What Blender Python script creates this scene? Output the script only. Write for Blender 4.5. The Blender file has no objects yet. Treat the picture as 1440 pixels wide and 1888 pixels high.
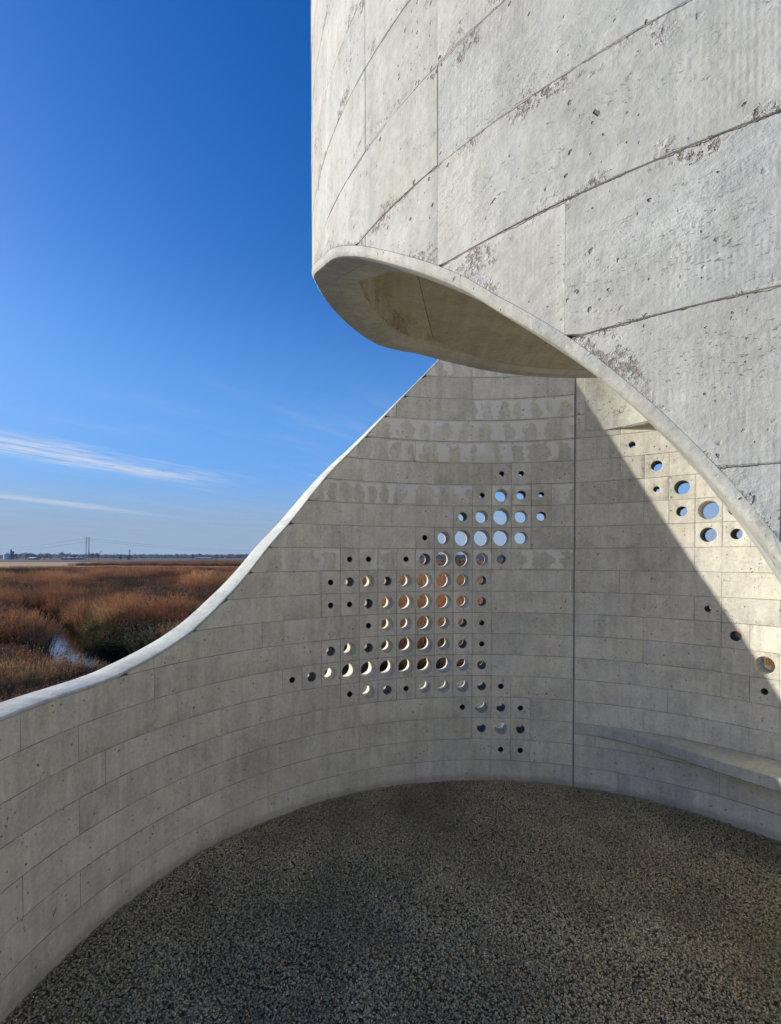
import bpy, math, random
import numpy as np
from mathutils import noise as mnoise, Vector
random.seed(7); rng = np.random.default_rng(7)
S = bpy.context.scene
R_ = math.radians

# ------------------------------------------------------------------ camera
CAM_H, F_PX, PITCH = 1.6124, 934.5, 0.016
cam = bpy.data.cameras.new("camera"); cam_o = bpy.data.objects.new("camera", cam)
S.collection.objects.link(cam_o); S.camera = cam_o
cam.sensor_fit = 'VERTICAL'; cam.sensor_height = 36.0
cam.lens = F_PX / 1888.0 * 36.0
cam.shift_y = (1028.0 + F_PX * math.tan(PITCH) - 944.0) / 1888.0
cam.clip_start = 0.02; cam.clip_end = 12000
cam_o.location = (0, 0, CAM_H); cam_o.rotation_euler = (math.pi / 2 - PITCH, 0, 0)

# ------------------------------------------------------------------ light
SUN_EL, SUN_TRAVEL = 20.3, -7.0            # elevation; heading the light travels, measured from +X towards +Y
ca, sa = math.cos(R_(SUN_TRAVEL)), math.sin(R_(SUN_TRAVEL))
sun_dir = Vector((ca * math.cos(R_(SUN_EL)), sa * math.cos(R_(SUN_EL)), -math.sin(R_(SUN_EL))))
sun = bpy.data.lights.new("sun", 'SUN'); sun.energy = 3.45; sun.angle = R_(0.55); sun.color = (1.0, 0.965, 0.88)
sun_o = bpy.data.objects.new("sun", sun); S.collection.objects.link(sun_o)
sun_o.rotation_euler = sun_dir.to_track_quat('-Z', 'Y').to_euler(); sun_o.location = (-8, 1, 9)

W = bpy.data.worlds.new("World"); S.world = W; W.use_nodes = True
def build_world():
    nt = W.node_tree; nt.nodes.clear(); N = nt.nodes.new; L = nt.links.new
    out = N('ShaderNodeOutputWorld'); bg = N('ShaderNodeBackground'); bg.inputs['Strength'].default_value = 0.124
    sky = N('ShaderNodeTexSky'); sky.sky_type = 'NISHITA'; sky.sun_disc = False
    sky.sun_elevation = R_(SUN_EL)
    to_sun = -sun_dir
    sky.sun_rotation = math.atan2(to_sun.x, to_sun.y)
    sky.air_density = 1.15; sky.dust_density = 0.7; sky.ozone_density = 2.2; sky.altitude = 200
    hsv = N('ShaderNodeHueSaturation'); hsv.inputs['Hue'].default_value = 0.519; hsv.inputs['Saturation'].default_value = 1.47; hsv.inputs['Value'].default_value = 1.0
    L(sky.outputs[0], hsv.inputs['Color'])
    tc = N('ShaderNodeTexCoord'); sep = N('ShaderNodeSeparateXYZ'); L(tc.outputs['Generated'], sep.inputs[0])
    def M(op, a, b=None, c=None):
        m = N('ShaderNodeMath'); m.operation = op
        for i, v in enumerate((a, b, c)):
            if v is None: continue
            if isinstance(v, (int, float)): m.inputs[i].default_value = v
            else: L(v, m.inputs[i])
        return m.outputs[0]
    zc = M('MAXIMUM', sep.outputs[2], 0.012)
    px = M('DIVIDE', sep.outputs[0], zc); py = M('DIVIDE', sep.outputs[1], zc)
    def smooth(v, lo, hi):
        m = N('ShaderNodeMapRange'); m.interpolation_type = 'SMOOTHSTEP'
        L(v, m.inputs[0]); m.inputs[1].default_value = lo; m.inputs[2].default_value = hi
        return m.outputs[0]
    def noise(vec, scale, detail=5, rough=0.6, dist=0.0):
        n = N('ShaderNodeTexNoise'); n.inputs['Scale'].default_value = scale; n.inputs['Detail'].default_value = detail
        n.inputs['Roughness'].default_value = rough; n.inputs['Distortion'].default_value = dist
        L(vec, n.inputs['Vector']); return n.outputs[0]
    # coordinates on the cloud deck, turned so that u runs along the streaks
    a = math.atan2(1.45, 0.75)
    u = M('ADD', M('MULTIPLY', px, math.cos(a)), M('MULTIPLY', py, math.sin(a)))
    v = M('SUBTRACT', M('MULTIPLY', py, math.cos(a)), M('MULTIPLY', px, math.sin(a)))
    cv = N('ShaderNodeCombineXYZ'); L(M('MULTIPLY', u, 0.42), cv.inputs[0]); L(M('MULTIPLY', v, 1.5), cv.inputs[1])
    n1 = noise(cv.outputs[0], 1.0, 7, 0.62, 0.35)
    cv3 = N('ShaderNodeCombineXYZ'); L(M('MULTIPLY', u, 2.2), cv3.inputs[0]); L(M('MULTIPLY', v, 9.0), cv3.inputs[1])
    n3 = noise(cv3.outputs[0], 1.0, 6, 0.65, 1.2)
    cv2 = N('ShaderNodeCombineXYZ'); L(M('MULTIPLY', u, 0.9), cv2.inputs[0]); L(M('MULTIPLY', v, 4.0), cv2.inputs[1])
    n2 = noise(cv2.outputs[0], 1.0, 5, 0.6, 0.5)
    # bright wisp: a band on the deck
    v0 = 4.39 * math.cos(a) + 3.38 * math.sin(a)
    wob = M('ADD', M('MULTIPLY', M('SUBTRACT', n1, 0.5), 1.3), M('MULTIPLY', M('SUBTRACT', n3, 0.5), 0.5))
    d1 = M('ABSOLUTE', M('SUBTRACT', M('ADD', v, wob), v0 + 0.12))
    band = M('SUBTRACT', 1.0, smooth(d1, 0.0, 0.85))
    ulim = M('MULTIPLY', smooth(u, 0.2, 2.6), M('SUBTRACT', 1.0, smooth(u, 4.0, 5.4)))
    wisp = M('MULTIPLY', M('MULTIPLY', M('MULTIPLY', band, ulim), M('MULTIPLY', smooth(n2, 0.26, 0.60), smooth(n3, 0.18, 0.62))), 0.78)
    # thin cirrus scattered over the low sky
    low = M('MULTIPLY', M('SUBTRACT', 1.0, smooth(sep.outputs[2], 0.14, 0.48)), smooth(n1, 0.46, 0.78))
    cir = M('MULTIPLY', M('MULTIPLY', low, smooth(n2, 0.2, 0.85)), 0.34)
    # contrail: a straight line across the deck
    t = M('ADD', M('ADD', px, 6.35), M('MULTIPLY', M('SUBTRACT', py, 7.9), -0.20))
    t = M('ADD', t, M('MULTIPLY', M('SUBTRACT', n2, 0.5), 0.55))
    con = M('MULTIPLY', M('SUBTRACT', 1.0, smooth(M('ABSOLUTE', t), 0.0, 0.6)), M('MULTIPLY', smooth(py, 2.0, 5.0), M('MULTIPLY', M('SUBTRACT', 1.0, smooth(py, 7.0, 15.0)), M('ADD', 0.05, M('MULTIPLY', n1, 0.75)))))
    # milky veil near the horizon
    veil = M('SUBTRACT', 1.0, smooth(sep.outputs[2], 0.035, 0.165))
    veil = M('MULTIPLY', veil, M('ADD', 0.72, M('MULTIPLY', n2, 0.38)))
    thin = M('MULTIPLY', M('SUBTRACT', 1.0, smooth(sep.outputs[2], 0.10, 0.50)), 0.80)
    mixt = N('ShaderNodeMix'); mixt.data_type = 'RGBA'; L(thin, mixt.inputs[0]); L(hsv.outputs[0], mixt.inputs[6])
    mixt.inputs[7].default_value = (0.66, 1.98, 4.85, 1)
    cl = M('MINIMUM', M('ADD', M('ADD', wisp, cir), con), 0.9)
    mixv = N('ShaderNodeMix'); mixv.data_type = 'RGBA'; L(veil, mixv.inputs[0]); L(mixt.outputs[2], mixv.inputs[6])
    mixv.inputs[7].default_value = (1.75, 2.40, 3.25, 1)
    mixc = N('ShaderNodeMix'); mixc.data_type = 'RGBA'; L(cl, mixc.inputs[0]); L(mixv.outputs[2], mixc.inputs[6])
    mixc.inputs[7].default_value = (3.9, 4.15, 4.6, 1)
    L(mixc.outputs[2], bg.inputs['Color']); L(bg.outputs[0], out.inputs['Surface'])
build_world()

S.view_settings.view_transform = 'Standard'; S.view_settings.look = 'None'
S.view_settings.exposure = 0.5; S.view_settings.gamma = 1.0; S.view_settings.use_curve_mapping = False
S.render.engine = 'CYCLES'
S.cycles.use_denoising = True
S.cycles.max_bounces = 8; S.cycles.diffuse_bounces = 5; S.cycles.volume_bounces = 0
S.cycles.sample_clamp_indirect = 6.0

# ------------------------------------------------------------------ helpers
COL = S.collection
def link(o, parent=None):
    COL.objects.link(o)
    if parent is not None: o.parent = parent
    return o
def tag(o, label=None, cat=None, group=None, kind=None):
    if label: o['label'] = label
    if cat: o['category'] = cat
    if group: o['group'] = group
    if kind: o['kind'] = kind
    return o
def thing(name, label, cat, loc=(0, 0, 0), group=None):
    o = bpy.data.objects.new(name, None); o.location = loc; o.empty_display_size = 0.2
    link(o); return tag(o, label, cat, group)

class MB:
    """collects vertices, faces, per-corner uv pairs and material slots, becomes ONE mesh"""
    def __init__(s): s.v = []; s.f = []; s.uv = []; s.uv2 = []; s.mi = []; s.sm = []; s.sharp = 28
    def vert(s, p, uv=(0, 0), uv2=(0, 0)):
        s.v.append(tuple(p)); s.uv.append(uv); s.uv2.append(uv2); return len(s.v) - 1
    def face(s, idx, mi=0, smooth=False): s.f.append(tuple(idx)); s.mi.append(mi); s.sm.append(smooth)
    def box(s, lo, hi, mi=0):
        x0, y0, z0 = lo; x1, y1, z1 = hi
        i = [s.vert(p) for p in ((x0,y0,z0),(x1,y0,z0),(x1,y1,z0),(x0,y1,z0),(x0,y0,z1),(x1,y0,z1),(x1,y1,z1),(x0,y1,z1))]
        for q in ((0,3,2,1),(4,5,6,7),(0,1,5,4),(1,2,6,5),(2,3,7,6),(3,0,4,7)): s.face([i[k] for k in q], mi)
    def tube(s, a, b, r0, r1, n=6, mi=0, cap=True, smooth=True):
        a = Vector(a); b = Vector(b); d = (b - a).normalized()
        u = d.orthogonal().normalized(); w = d.cross(u)
        A = [s.vert(a + (u * math.cos(k * 2 * math.pi / n) + w * math.sin(k * 2 * math.pi / n)) * r0, (k / n, 0)) for k in range(n)]
        B = [s.vert(b + (u * math.cos(k * 2 * math.pi / n) + w * math.sin(k * 2 * math.pi / n)) * r1, (k / n, 1)) for k in range(n)]
        for k in range(n): s.face((A[k], A[(k + 1) % n], B[(k + 1) % n], B[k]), mi, smooth)
        if cap: s.face(B, mi); s.face(A[::-1], mi)
    def mesh(s, name, mats):
        me = bpy.data.meshes.new(name); me.from_pydata(s.v, [], s.f)
        for m in mats: me.materials.append(m)
        me.polygons.foreach_set('material_index', s.mi); me.polygons.foreach_set('use_smooth', s.sm)
        li = np.zeros(len(me.loops), dtype=np.int32); me.loops.foreach_get('vertex_index', li)
        for nm, src in (('UVMap', s.uv), ('Local', s.uv2)):
            lay = me.uv_layers.new(name=nm)
            lay.data.foreach_set('uv', np.array(src, dtype=np.float32)[li].ravel())
        if any(s.sm): me.set_sharp_from_angle(angle=R_(s.sharp))
        me.update(); return me
    def build(s, name, mats, parent=None, origin=None):
        if origin is not None:
            ox, oy, oz = origin; s.v = [(x - ox, y - oy, z - oz) for x, y, z in s.v]
        o = bpy.data.objects.new(name, s.mesh(name, mats))
        if origin is not None: o.location = origin
        return link(o, parent)

# ------------------------------------------------------------------ node helper
class NT:
    def __init__(s, name, rough=0.85):
        s.m = bpy.data.materials.new(name); s.m.use_nodes = True
        s.t = s.m.node_tree; s.t.nodes.clear()
        s.out = s.t.nodes.new('ShaderNodeOutputMaterial'); s.b = s.t.nodes.new('ShaderNodeBsdfPrincipled')
        s.t.links.new(s.b.outputs[0], s.out.inputs['Surface'])
        s.b.inputs['Roughness'].default_value = rough; s.b.inputs['Specular IOR Level'].default_value = 0.3
    def n(s, t, **k):
        o = s.t.nodes.new(t)
        for a, v in k.items(): setattr(o, a, v)
        return o
    def put(s, sock, v):
        if v is None: return
        if isinstance(v, (int, float)):
            sock.default_value = v
        elif isinstance(v, tuple):
            sock.default_value = v if len(v) == len(sock.default_value) else tuple(v) + (1,)
        else: s.t.links.new(v, sock)
    def math(s, op, a, b=None, clamp=False):
        m = s.n('ShaderNodeMath', operation=op, use_clamp=clamp); s.put(m.inputs[0], a); s.put(m.inputs[1], b); return m.outputs[0]
    def mul(s, a, b): return s.math('MULTIPLY', a, b)
    def add(s, a, b): return s.math('ADD', a, b)
    def sub(s, a, b): return s.math('SUBTRACT', a, b)
    def ss(s, v, lo, hi):
        m = s.n('ShaderNodeMapRange', interpolation_type='SMOOTHSTEP'); s.put(m.inputs[0], v); m.inputs[1].default_value = lo; m.inputs[2].default_value = hi
        return m.outputs[0]
    def lin(s, v, lo, hi, a=0.0, b=1.0):
        m = s.n('ShaderNodeMapRange'); s.put(m.inputs[0], v); m.inputs[1].default_value = lo; m.inputs[2].default_value = hi
        m.inputs[3].default_value = a; m.inputs[4].default_value = b; return m.outputs[0]
    def noise(s, vec, scale, detail=3, rough=0.55, dist=0.0):
        q = s.n('ShaderNodeTexNoise'); s.put(q.inputs['Vector'], vec); q.inputs['Scale'].default_value = scale
        q.inputs['Detail'].default_value = detail; q.inputs['Roughness'].default_value = rough; q.inputs['Distortion'].default_value = dist
        return q.outputs[0]
    def voro(s, vec, scale, feat='F1'):
        q = s.n('ShaderNodeTexVoronoi', feature=feat); s.put(q.inputs['Vector'], vec); q.inputs['Scale'].default_value = scale; return q
    def vmul(s, vec, k):
        q = s.n('ShaderNodeVectorMath', operation='MULTIPLY'); s.put(q.inputs[0], vec); q.inputs[1].default_value = k; return q.outputs[0]
    def vadd(s, a, b):
        q = s.n('ShaderNodeVectorMath', operation='ADD'); s.put(q.inputs[0], a); s.put(q.inputs[1], b); return q.outputs[0]
    def mix(s, f, a, b, blend='MIX'):
        q = s.n('ShaderNodeMix', data_type='RGBA', blend_type=blend); s.put(q.inputs[0], f); s.put(q.inputs[6], a); s.put(q.inputs[7], b); return q.outputs[2]
    def ramp(s, v, stops):
        q = s.n('ShaderNodeValToRGB'); s.put(q.inputs[0], v); e = q.color_ramp.elements
        while len(e) < len(stops): e.new(0.5)
        for i, (p, c) in enumerate(stops): e[i].position = p; e[i].color = tuple(c) + (1,)
        return q.outputs[0]
    def pos(s): return s.n('ShaderNodeNewGeometry').outputs['Position']
    def uvm(s, name): return s.n('ShaderNodeUVMap', uv_map=name).outputs[0]
    def sep(s, v): q = s.n('ShaderNodeSeparateXYZ'); s.put(q.inputs[0], v); return q.outputs
    def comb(s, x, y, z=0.0):
        q = s.n('ShaderNodeCombineXYZ'); s.put(q.inputs[0], x); s.put(q.inputs[1], y); s.put(q.inputs[2], z); return q.outputs[0]
    def rnd(s): return s.n('ShaderNodeObjectInfo').outputs['Random']
    def gray(s, v): q = s.n('ShaderNodeCombineColor'); [s.put(q.inputs[i], v) for i in range(3)]; return q.outputs[0]
    def bump(s, h, dist, strength=1.0, prev=None):
        q = s.n('ShaderNodeBump'); q.inputs['Distance'].default_value = dist; q.inputs['Strength'].default_value = strength
        s.put(q.inputs['Height'], h)
        if prev is not None: s.t.links.new(prev, q.inputs['Normal'])
        return q.outputs[0]
    def done(s, color, normal=None, rough=None):
        s.put(s.b.inputs['Base Color'], color)
        if normal is not None: s.t.links.new(normal, s.b.inputs['Normal'])
        if rough is not None: s.put(s.b.inputs['Roughness'], rough)
        return s.m

# ------------------------------------------------------------------ concrete
CH = 0.1524                                                     # course height
def concrete(name, base, skim=False, fine=1.0, ribs=0.0, rust=0.0, relief=1.0, var=0.07, rough_amt=1.0, crack=1.0, seam=0.0, keep=0.45, foot=False):
    t = NT(name, 0.9); p = t.pos(); uv = t.uvm('UVMap'); loc = t.uvm('Local'); rnd = t.rnd()
    off = t.comb(t.mul(rnd, 37.0), t.mul(rnd, 11.0), t.mul(rnd, 5.0))
    pp = t.vadd(p, off)                                        # every casting has its own pattern
    us, vs, _ = t.sep(uv)
    big = t.noise(p, 1.7, 3); mid = t.noise(pp, 7.0, 4, 0.6); tex = t.noise(pp, 60 * fine, 4, 0.7)
    streak = t.noise(t.comb(t.mul(us, 26.0), t.mul(vs, 1.6), rnd), 1.0, 4, 0.6)
    val = t.add(t.add(t.lin(big, 0.3, 0.7, -0.08, 0.08), t.lin(mid, 0.3, 0.7, -0.13, 0.10)),
                t.add(t.lin(tex, 0.3, 0.7, -0.13, 0.11), t.lin(streak, 0.3, 0.7, -0.10, 0.09)))
    val = t.add(val, t.mul(t.sub(t.noise(p, 22, 3, 0.65), 0.5), 0.28))
    val = t.add(val, t.lin(rnd, 0, 1, -var, var))
    col = t.mix(t.lin(t.noise(pp, 3.1, 3), 0.35, 0.7), tuple(base), (base[0] * 1.03, base[1] * 0.995, base[2] * 0.93))
    col = t.mix(1.0, col, t.gray(t.add(val, 1.0)), 'MULTIPLY')
    # lime bloom and trowelled patches
    bloom = t.mul(t.ss(t.noise(pp, 4.3, 5, 0.6, 0.5), 0.60, 0.68), 0.55)
    col = t.mix(bloom, col, (base[0] * 1.14, base[1] * 1.14, base[2] * 1.14))
    h = t.mul(tex, 0.55)
    if skim:                                                   # skim coat rubbed on between the form ribs
        lu, lv, _ = t.sep(loc)
        w = t.noise(pp, 9.0, 3, 0.5)
        ph = t.add(t.mul(us, t.add(5.0, t.mul(t.math('FRACT', t.mul(rnd, 7.31)), 6.0))), t.add(t.mul(rnd, 9.0), t.mul(w, 0.9)))
        fr = t.math('ABSOLUTE', t.sub(t.math('FRACT', ph), 0.5))
        hu = t.noise(t.comb(t.math('FLOOR', ph), rnd, 2.0), 7.3, 0)
        fx = t.math('DIVIDE', t.mul(fr, 2.1), t.add(0.45, hu)); fy = t.mul(t.sub(lv, 0.40), 1.45)
        oval = t.math('SQRT', t.add(t.mul(fx, fx), t.mul(fy, fy)))
        film = t.mul(t.ss(t.add(oval, t.add(t.mul(t.sub(t.noise(pp, 24, 3, 0.65), 0.5), 1.0), t.mul(t.sub(t.noise(pp, 6, 2), 0.5), 1.1))), 0.64, 0.84), 0.9)
        cover = t.ss(t.add(t.noise(pp, 3.0, 2), t.mul(hu, 0.3)), 0.46, 0.62)
        edge = t.mul(t.ss(lv, 0.04, 0.10), t.sub(1.0, t.ss(lv, 0.88, 0.97)))
        film = t.mul(t.mul(film, t.add(t.mul(cover, 0.85), 0.15)), edge)
        col = t.mix(film, col, (base[0] * 1.24, base[1] * 1.27, base[2] * 1.34))
    # air holes
    def pores(scale, rmin, rmax, keep, msk):
        wq = t.n('ShaderNodeTexNoise'); wq.inputs['Scale'].default_value = scale * 2.2; wq.inputs['Detail'].default_value = 2; t.put(wq.inputs['Vector'], pp)
        v = t.voro(t.vadd(t.vadd(pp, t.vmul(wq.outputs['Color'], (0.55 / scale,) * 3)), t.vmul(t.noise(pp, scale * .35, 0), (0.0, 0.0, 0.9 / scale))), scale)
        cr = t.sep(v.outputs['Color'])
        r = t.lin(cr[0], 1 - keep, 1.0, rmin, rmax)
        ok = t.mul(t.math('GREATER_THAN', cr[0], 1 - keep), msk)
        d = t.sub(1.0, t.math('DIVIDE', v.outputs['Distance'], t.math('MAXIMUM', r, 0.01), True))
        return t.mul(t.ss(d, 0.0, 0.55), ok)
    honey = t.ss(t.noise(t.vmul(pp, (1.0, 1.0, 2.2)), 5.2, 4, 0.65), 0.55, 0.66)
    p1 = pores(34 * fine, 0.06, 0.19 if seam else 0.25, keep, t.ss(t.noise(pp, 6.0, 2), 0.36, 0.56))
    p3 = pores(88 * fine, 0.07, 0.20, 0.30, t.ss(t.noise(pp, 4.0, 3), 0.42, 0.58))
    p2 = pores(95 * fine, 0.10, 0.42, 0.55, honey)
    pit = t.math('MAXIMUM', t.math('MAXIMUM', p1, t.mul(p3, 0.85)), t.mul(p2, 0.9 * rough_amt))
    crk = t.voro(t.vadd(pp, t.vmul(t.noise(pp, 30, 2), (0.02, 0.02, 0.02))), 30 * fine, 'DISTANCE_TO_EDGE').outputs[0]
    crackle = t.mul(t.mul(t.sub(1.0, t.ss(crk, 0.0, 0.07)), honey), t.ss(t.noise(pp, 21, 2), 0.48, 0.6))
    pit = t.math('MAXIMUM', pit, t.mul(crackle, 0.8 * crack))
    col = t.mix(t.mul(pit, 0.82), col, (base[0] * 0.26, base[1] * 0.24, base[2] * 0.21))
    drip = t.mul(t.mul(t.ss(t.noise(t.comb(t.mul(us, 21.0), t.mul(vs, 2.2), t.mul(rnd, 3.0)), 1.0, 3, 0.55), 0.56, 0.70), t.ss(t.noise(pp, 3.6, 3), 0.45, 0.6)), 0.55)
    col = t.mix(drip, col, (base[0] * 1.18, base[1] * 1.19, base[2] * 1.22))
    # flecks dragged along the course
    fk = t.noise(t.comb(t.mul(us, 120.0), t.mul(vs, 270.0), rnd), 1.0, 4, 0.7)
    fleck = t.mul(t.ss(fk, 0.60, 0.67), t.ss(t.noise(t.comb(t.mul(us, 4.0), t.mul(vs, 9.0), t.mul(rnd, 9.0)), 1.0, 5, 0.7), 0.48, 0.66))
    col = t.mix(t.mul(fleck, 0.36 if seam else 0.5), col, (base[0] * .40, base[1] * .34, base[2] * .30))
    hgt = t.sub(h, t.add(t.mul(pit, 1.3), t.mul(fleck, 0.35 if seam else 0.6)))
    if rust > 0:                                               # brown clay left where the casts tore, mostly beside the course joints
        _, lv2, _ = t.sep(loc)
        dj = t.math('MINIMUM', lv2, t.sub(1.0, lv2))
        near = t.sub(1.0, t.ss(dj, 0.02, 0.40))
        pat = t.noise(t.vmul(pp, (1, 1, 1.5)), 8.5, 5, 0.68)
        m = t.ss(t.add(t.mul(pat, 1.0), t.mul(near, 0.13)), 0.66, 0.76)
        grain = t.ss(t.noise(pp, 130 * fine, 3, 0.7), 0.47, 0.62)
        m2 = t.mul(m, grain)
        col = t.mix(t.mul(m2, 0.85 * rust), col, (0.27, 0.185, 0.13))
        hgt = t.sub(hgt, t.mul(m2, 0.8)); hgt = t.add(hgt, t.mul(m, t.mul(t.noise(pp, 85, 3, 0.7), 0.8)))
    if seam > 0:                                               # torn, clay-stained course seams and dragged form lines
        _, lv3, _ = t.sep(loc)
        d3 = t.mul(t.math('MINIMUM', lv3, t.sub(1.0, lv3)), CH)
        wn = t.noise(t.comb(t.mul(us, 22.0), t.mul(vs, 22.0), 1.0), 1.0, 5, 0.7)
        tear = t.sub(1.0, t.ss(t.sub(d3, t.mul(t.ss(wn, 0.42, 0.78), 0.0042)), 0.0002, 0.0012))
        tear = t.mul(tear, t.ss(t.noise(pp, 5.0, 3), 0.30, 0.46))
        lipd, _, _ = t.sep(loc)                                # height above the swept lower edge
        wl = t.noise(pp, 16, 5, 0.72)
        lipm = t.mul(t.sub(1.0, t.ss(t.sub(t.sub(lipd, 0.020), t.mul(t.ss(wl, .42, .72), 0.040)), 0.0, 0.006)), t.ss(t.noise(pp, 6, 3), 0.36, 0.52))
        fl = t.noise(pp, 120, 4, 0.75)
        col = t.mix(t.mul(lipm, 0.75), col, t.mix(t.ss(t.add(fl, t.mul(t.sub(t.noise(pp, 5, 2), .5), .5)), .42, .56), (0.30, 0.235, 0.18), (0.66, 0.64, 0.60)))
        hgt = t.add(hgt, t.mul(lipm, t.mul(t.sub(fl, 0.5), 2.4)))
        col = t.mix(t.mul(tear, 0.6 * seam), col, t.mix(t.ss(wn, .4, .6), (0.20, 0.155, 0.115), (0.40, 0.34, 0.28)))
        hgt = t.sub(hgt, t.mul(tear, 1.5))
    if ribs > 0:                                               # fine upright ridges left by the form liner
        rb = t.math('SINE', t.mul(us, 2 * math.pi / 0.0062))
        rb2 = t.math('SINE', t.add(t.mul(us, 2 * math.pi / 0.0179), 1.0))
        msk = t.ss(t.noise(t.comb(t.mul(us, 3.0), t.mul(vs, 4.5)), 1.0, 5, 0.7), 0.47, 0.60)
        hgt = t.add(hgt, t.mul(t.mul(t.add(rb, t.mul(rb2, 0.35)), msk), 0.022 * ribs))
        rough = t.mul(t.ss(t.noise(pp, 3.3, 4, 0.6), 0.45, 0.60), t.noise(t.vmul(pp, (1, 1, 1.7)), 55, 4, 0.72))
        hgt = t.add(hgt, t.mul(rough, 1.0))
    if foot:                                                   # splashed dirt along the foot
        dz = t.sub(t.add(0.018, t.mul(t.noise(p, 11, 4, 0.7), 0.075)), t.sep(p)[2])
        col = t.mix(t.mul(t.ss(dz, -0.01, 0.03), 0.42), col, (0.30, 0.25, 0.19))
    lum = t.noise(pp, 16, 3, 0.6)
    nrm = t.bump(hgt, 0.0028 * relief)
    nrm = t.bump(lum, 0.006 * relief, 0.22 if seam else 0.5, nrm)
    return t.done(col, nrm)

BASE = (0.745, 0.702, 0.60)
M_con = concrete('board_cast_concrete', BASE, foot=True, crack=.35, keep=.65)
M_skim = concrete('skim_coated_concrete', BASE, skim=True, crack=.35, keep=.6)
M_core = concrete('ribbed_white_concrete', (0.525, 0.51, 0.455), fine=1.15, ribs=1.0, rust=1.0, relief=0.9, var=0.03, rough_amt=0.8, crack=0.0, seam=1.0, keep=0.55)
M_edge = concrete('smooth_edge_concrete', (0.56, 0.548, 0.48), fine=1.2, relief=0.7, var=0.03, rough_amt=0.7, crack=0.3)
M_soffit = concrete('stained_soffit_concrete', (0.58, 0.525, 0.405), relief=0.7, rough_amt=0.3, crack=0.2, keep=.1)
M_cope = concrete('trowelled_white_coping', (0.64, 0.63, 0.555), relief=0.8, rough_amt=0.35, crack=0.2)
M_ledge = concrete('rough_ledge_concrete', (0.60, 0.585, 0.50), rust=0.5, relief=1.4)
def mortar(name, c1, c2, sc=90):
    t = NT(name, 0.95); p = t.pos()
    n = t.noise(p, sc, 4, 0.7); n2 = t.noise(p, 9, 3)
    return t.done(t.mix(t.ss(t.add(n2, t.mul(t.sub(n, 0.5), 0.5)), 0.35, 0.62), c1, c2), t.bump(n, 0.002))
M_joint = mortar('joint_laitance', (0.30, 0.265, 0.21), (0.52, 0.485, 0.43))
M_jcore = mortar('joint_clay', (0.38, 0.32, 0.255), (0.56, 0.525, 0.46), 60)
def foam():
    t = NT('joint_foam', 0.95); p = t.pos(); n = t.noise(t.vmul(p, (1, 1, 0.25)), 14, 4, 0.7); f = t.noise(p, 150, 3, 0.7)
    c = t.ramp(n, [(0.30, (0.06, 0.05, 0.045)), (0.40, (0.28, 0.33, 0.35)), (0.50, (0.36, 0.30, 0.25)), (0.60, (0.27, 0.37, 0.42)), (0.75, (0.45, 0.43, 0.39))])
    return t.done(t.mix(1.0, c, t.gray(t.lin(f, 0.3, 0.7, 0.45, 1.3)), 'MULTIPLY'), t.bump(f, 0.006))
M_foam = foam()
M_sleeve = mortar('shade_dark_sleeve', (0.05, 0.045, 0.04), (0.16, 0.145, 0.125), 120)  # shade inside the narrowest holes, put into the lining colour
M_sleeve2 = mortar('half_shade_sleeve', (0.22, 0.20, 0.17), (0.42, 0.39, 0.34), 90)  # mid-size holes: part of their inner shade is in this colour

# ------------------------------------------------------------------ the plan of the spiral
CX, CY, RO, TW, CH = 0.631, 1.666, 1.9729, 0.150, 0.1524        # ring wall: centre, inner radius, thickness, course height
KX, KY, RK, TK = 1.0459, 1.5732, 1.2728, 0.130                  # overhanging upper turn: centre, outer radius, thickness
def ring(r, deg, z): a = R_(deg); return (CX + r * math.sin(a), CY + r * math.cos(a), z)
def core(r, deg, z): a = R_(deg); return (KX + r * math.sin(a), KY + r * math.cos(a), z)
def pchip(xs, ys):
    xs = np.array(xs, float); ys = np.array(ys, float); h = np.diff(xs); d = np.diff(ys) / h
    m = np.zeros(len(xs)); m[0] = d[0]; m[-1] = d[-1]
    for i in range(1, len(xs) - 1):
        if d[i - 1] * d[i] > 0:
            w1 = 2 * h[i] + h[i - 1]; w2 = h[i] + 2 * h[i - 1]; m[i] = (w1 + w2) / (w1 / d[i - 1] + w2 / d[i])
    def f(x):
        if x <= xs[0]: return float(ys[0])
        if x >= xs[-1]: return float(ys[-1])
        i = int(np.searchsorted(xs, x) - 1); i = max(0, min(i, len(h) - 1)); s = (x - xs[i]) / h[i]
        return float((1 + 2 * s) * (1 - s) ** 2 * ys[i] + s * (1 - s) ** 2 * h[i] * m[i] + s * s * (3 - 2 * s) * ys[i + 1] + s * s * (s - 1) * h[i] * m[i + 1])
    return f
rim = pchip([-140, -110, -88, -82, -76, -72, -68.5, -64, -59, -52.4, -47.9, -44.2, -39.9, -32, -24.5, -17.75, -8.8, 0, 10, 19.2, 40, 120],
            [1.055, 1.058, 1.063, 1.066, 1.069, 1.079, 1.104, 1.149, 1.224, 1.389, 1.535, 1.680, 1.836, 2.160, 2.428, 2.681, 3.007, 3.33, 3.68, 3.95, 4.25, 4.30])
kbot = pchip([-250, -196, -190, -180, -170, -160, -152, -148.3, -145, -141.6, -139.4, -136.9, -134.6, -132.4, -130, -127.8, -125.2, -120.5, -117.8, -113.4, -108.8, -100, -91.8, -84.4, -75.6, -66.7, -60.5, -52, -45, -39, -30, 70, 110],
             [0, 0, .05, .28, .68, 1.13, 1.45, 1.607, 1.712, 1.800, 1.850, 1.899, 1.941, 1.983, 2.022, 2.055, 2.092, 2.156, 2.189, 2.236, 2.272, 2.355, 2.431, 2.468, 2.498, 2.516, 2.529, 2.564, 2.592, 2.602, 2.609, 2.611, 0])

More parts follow.
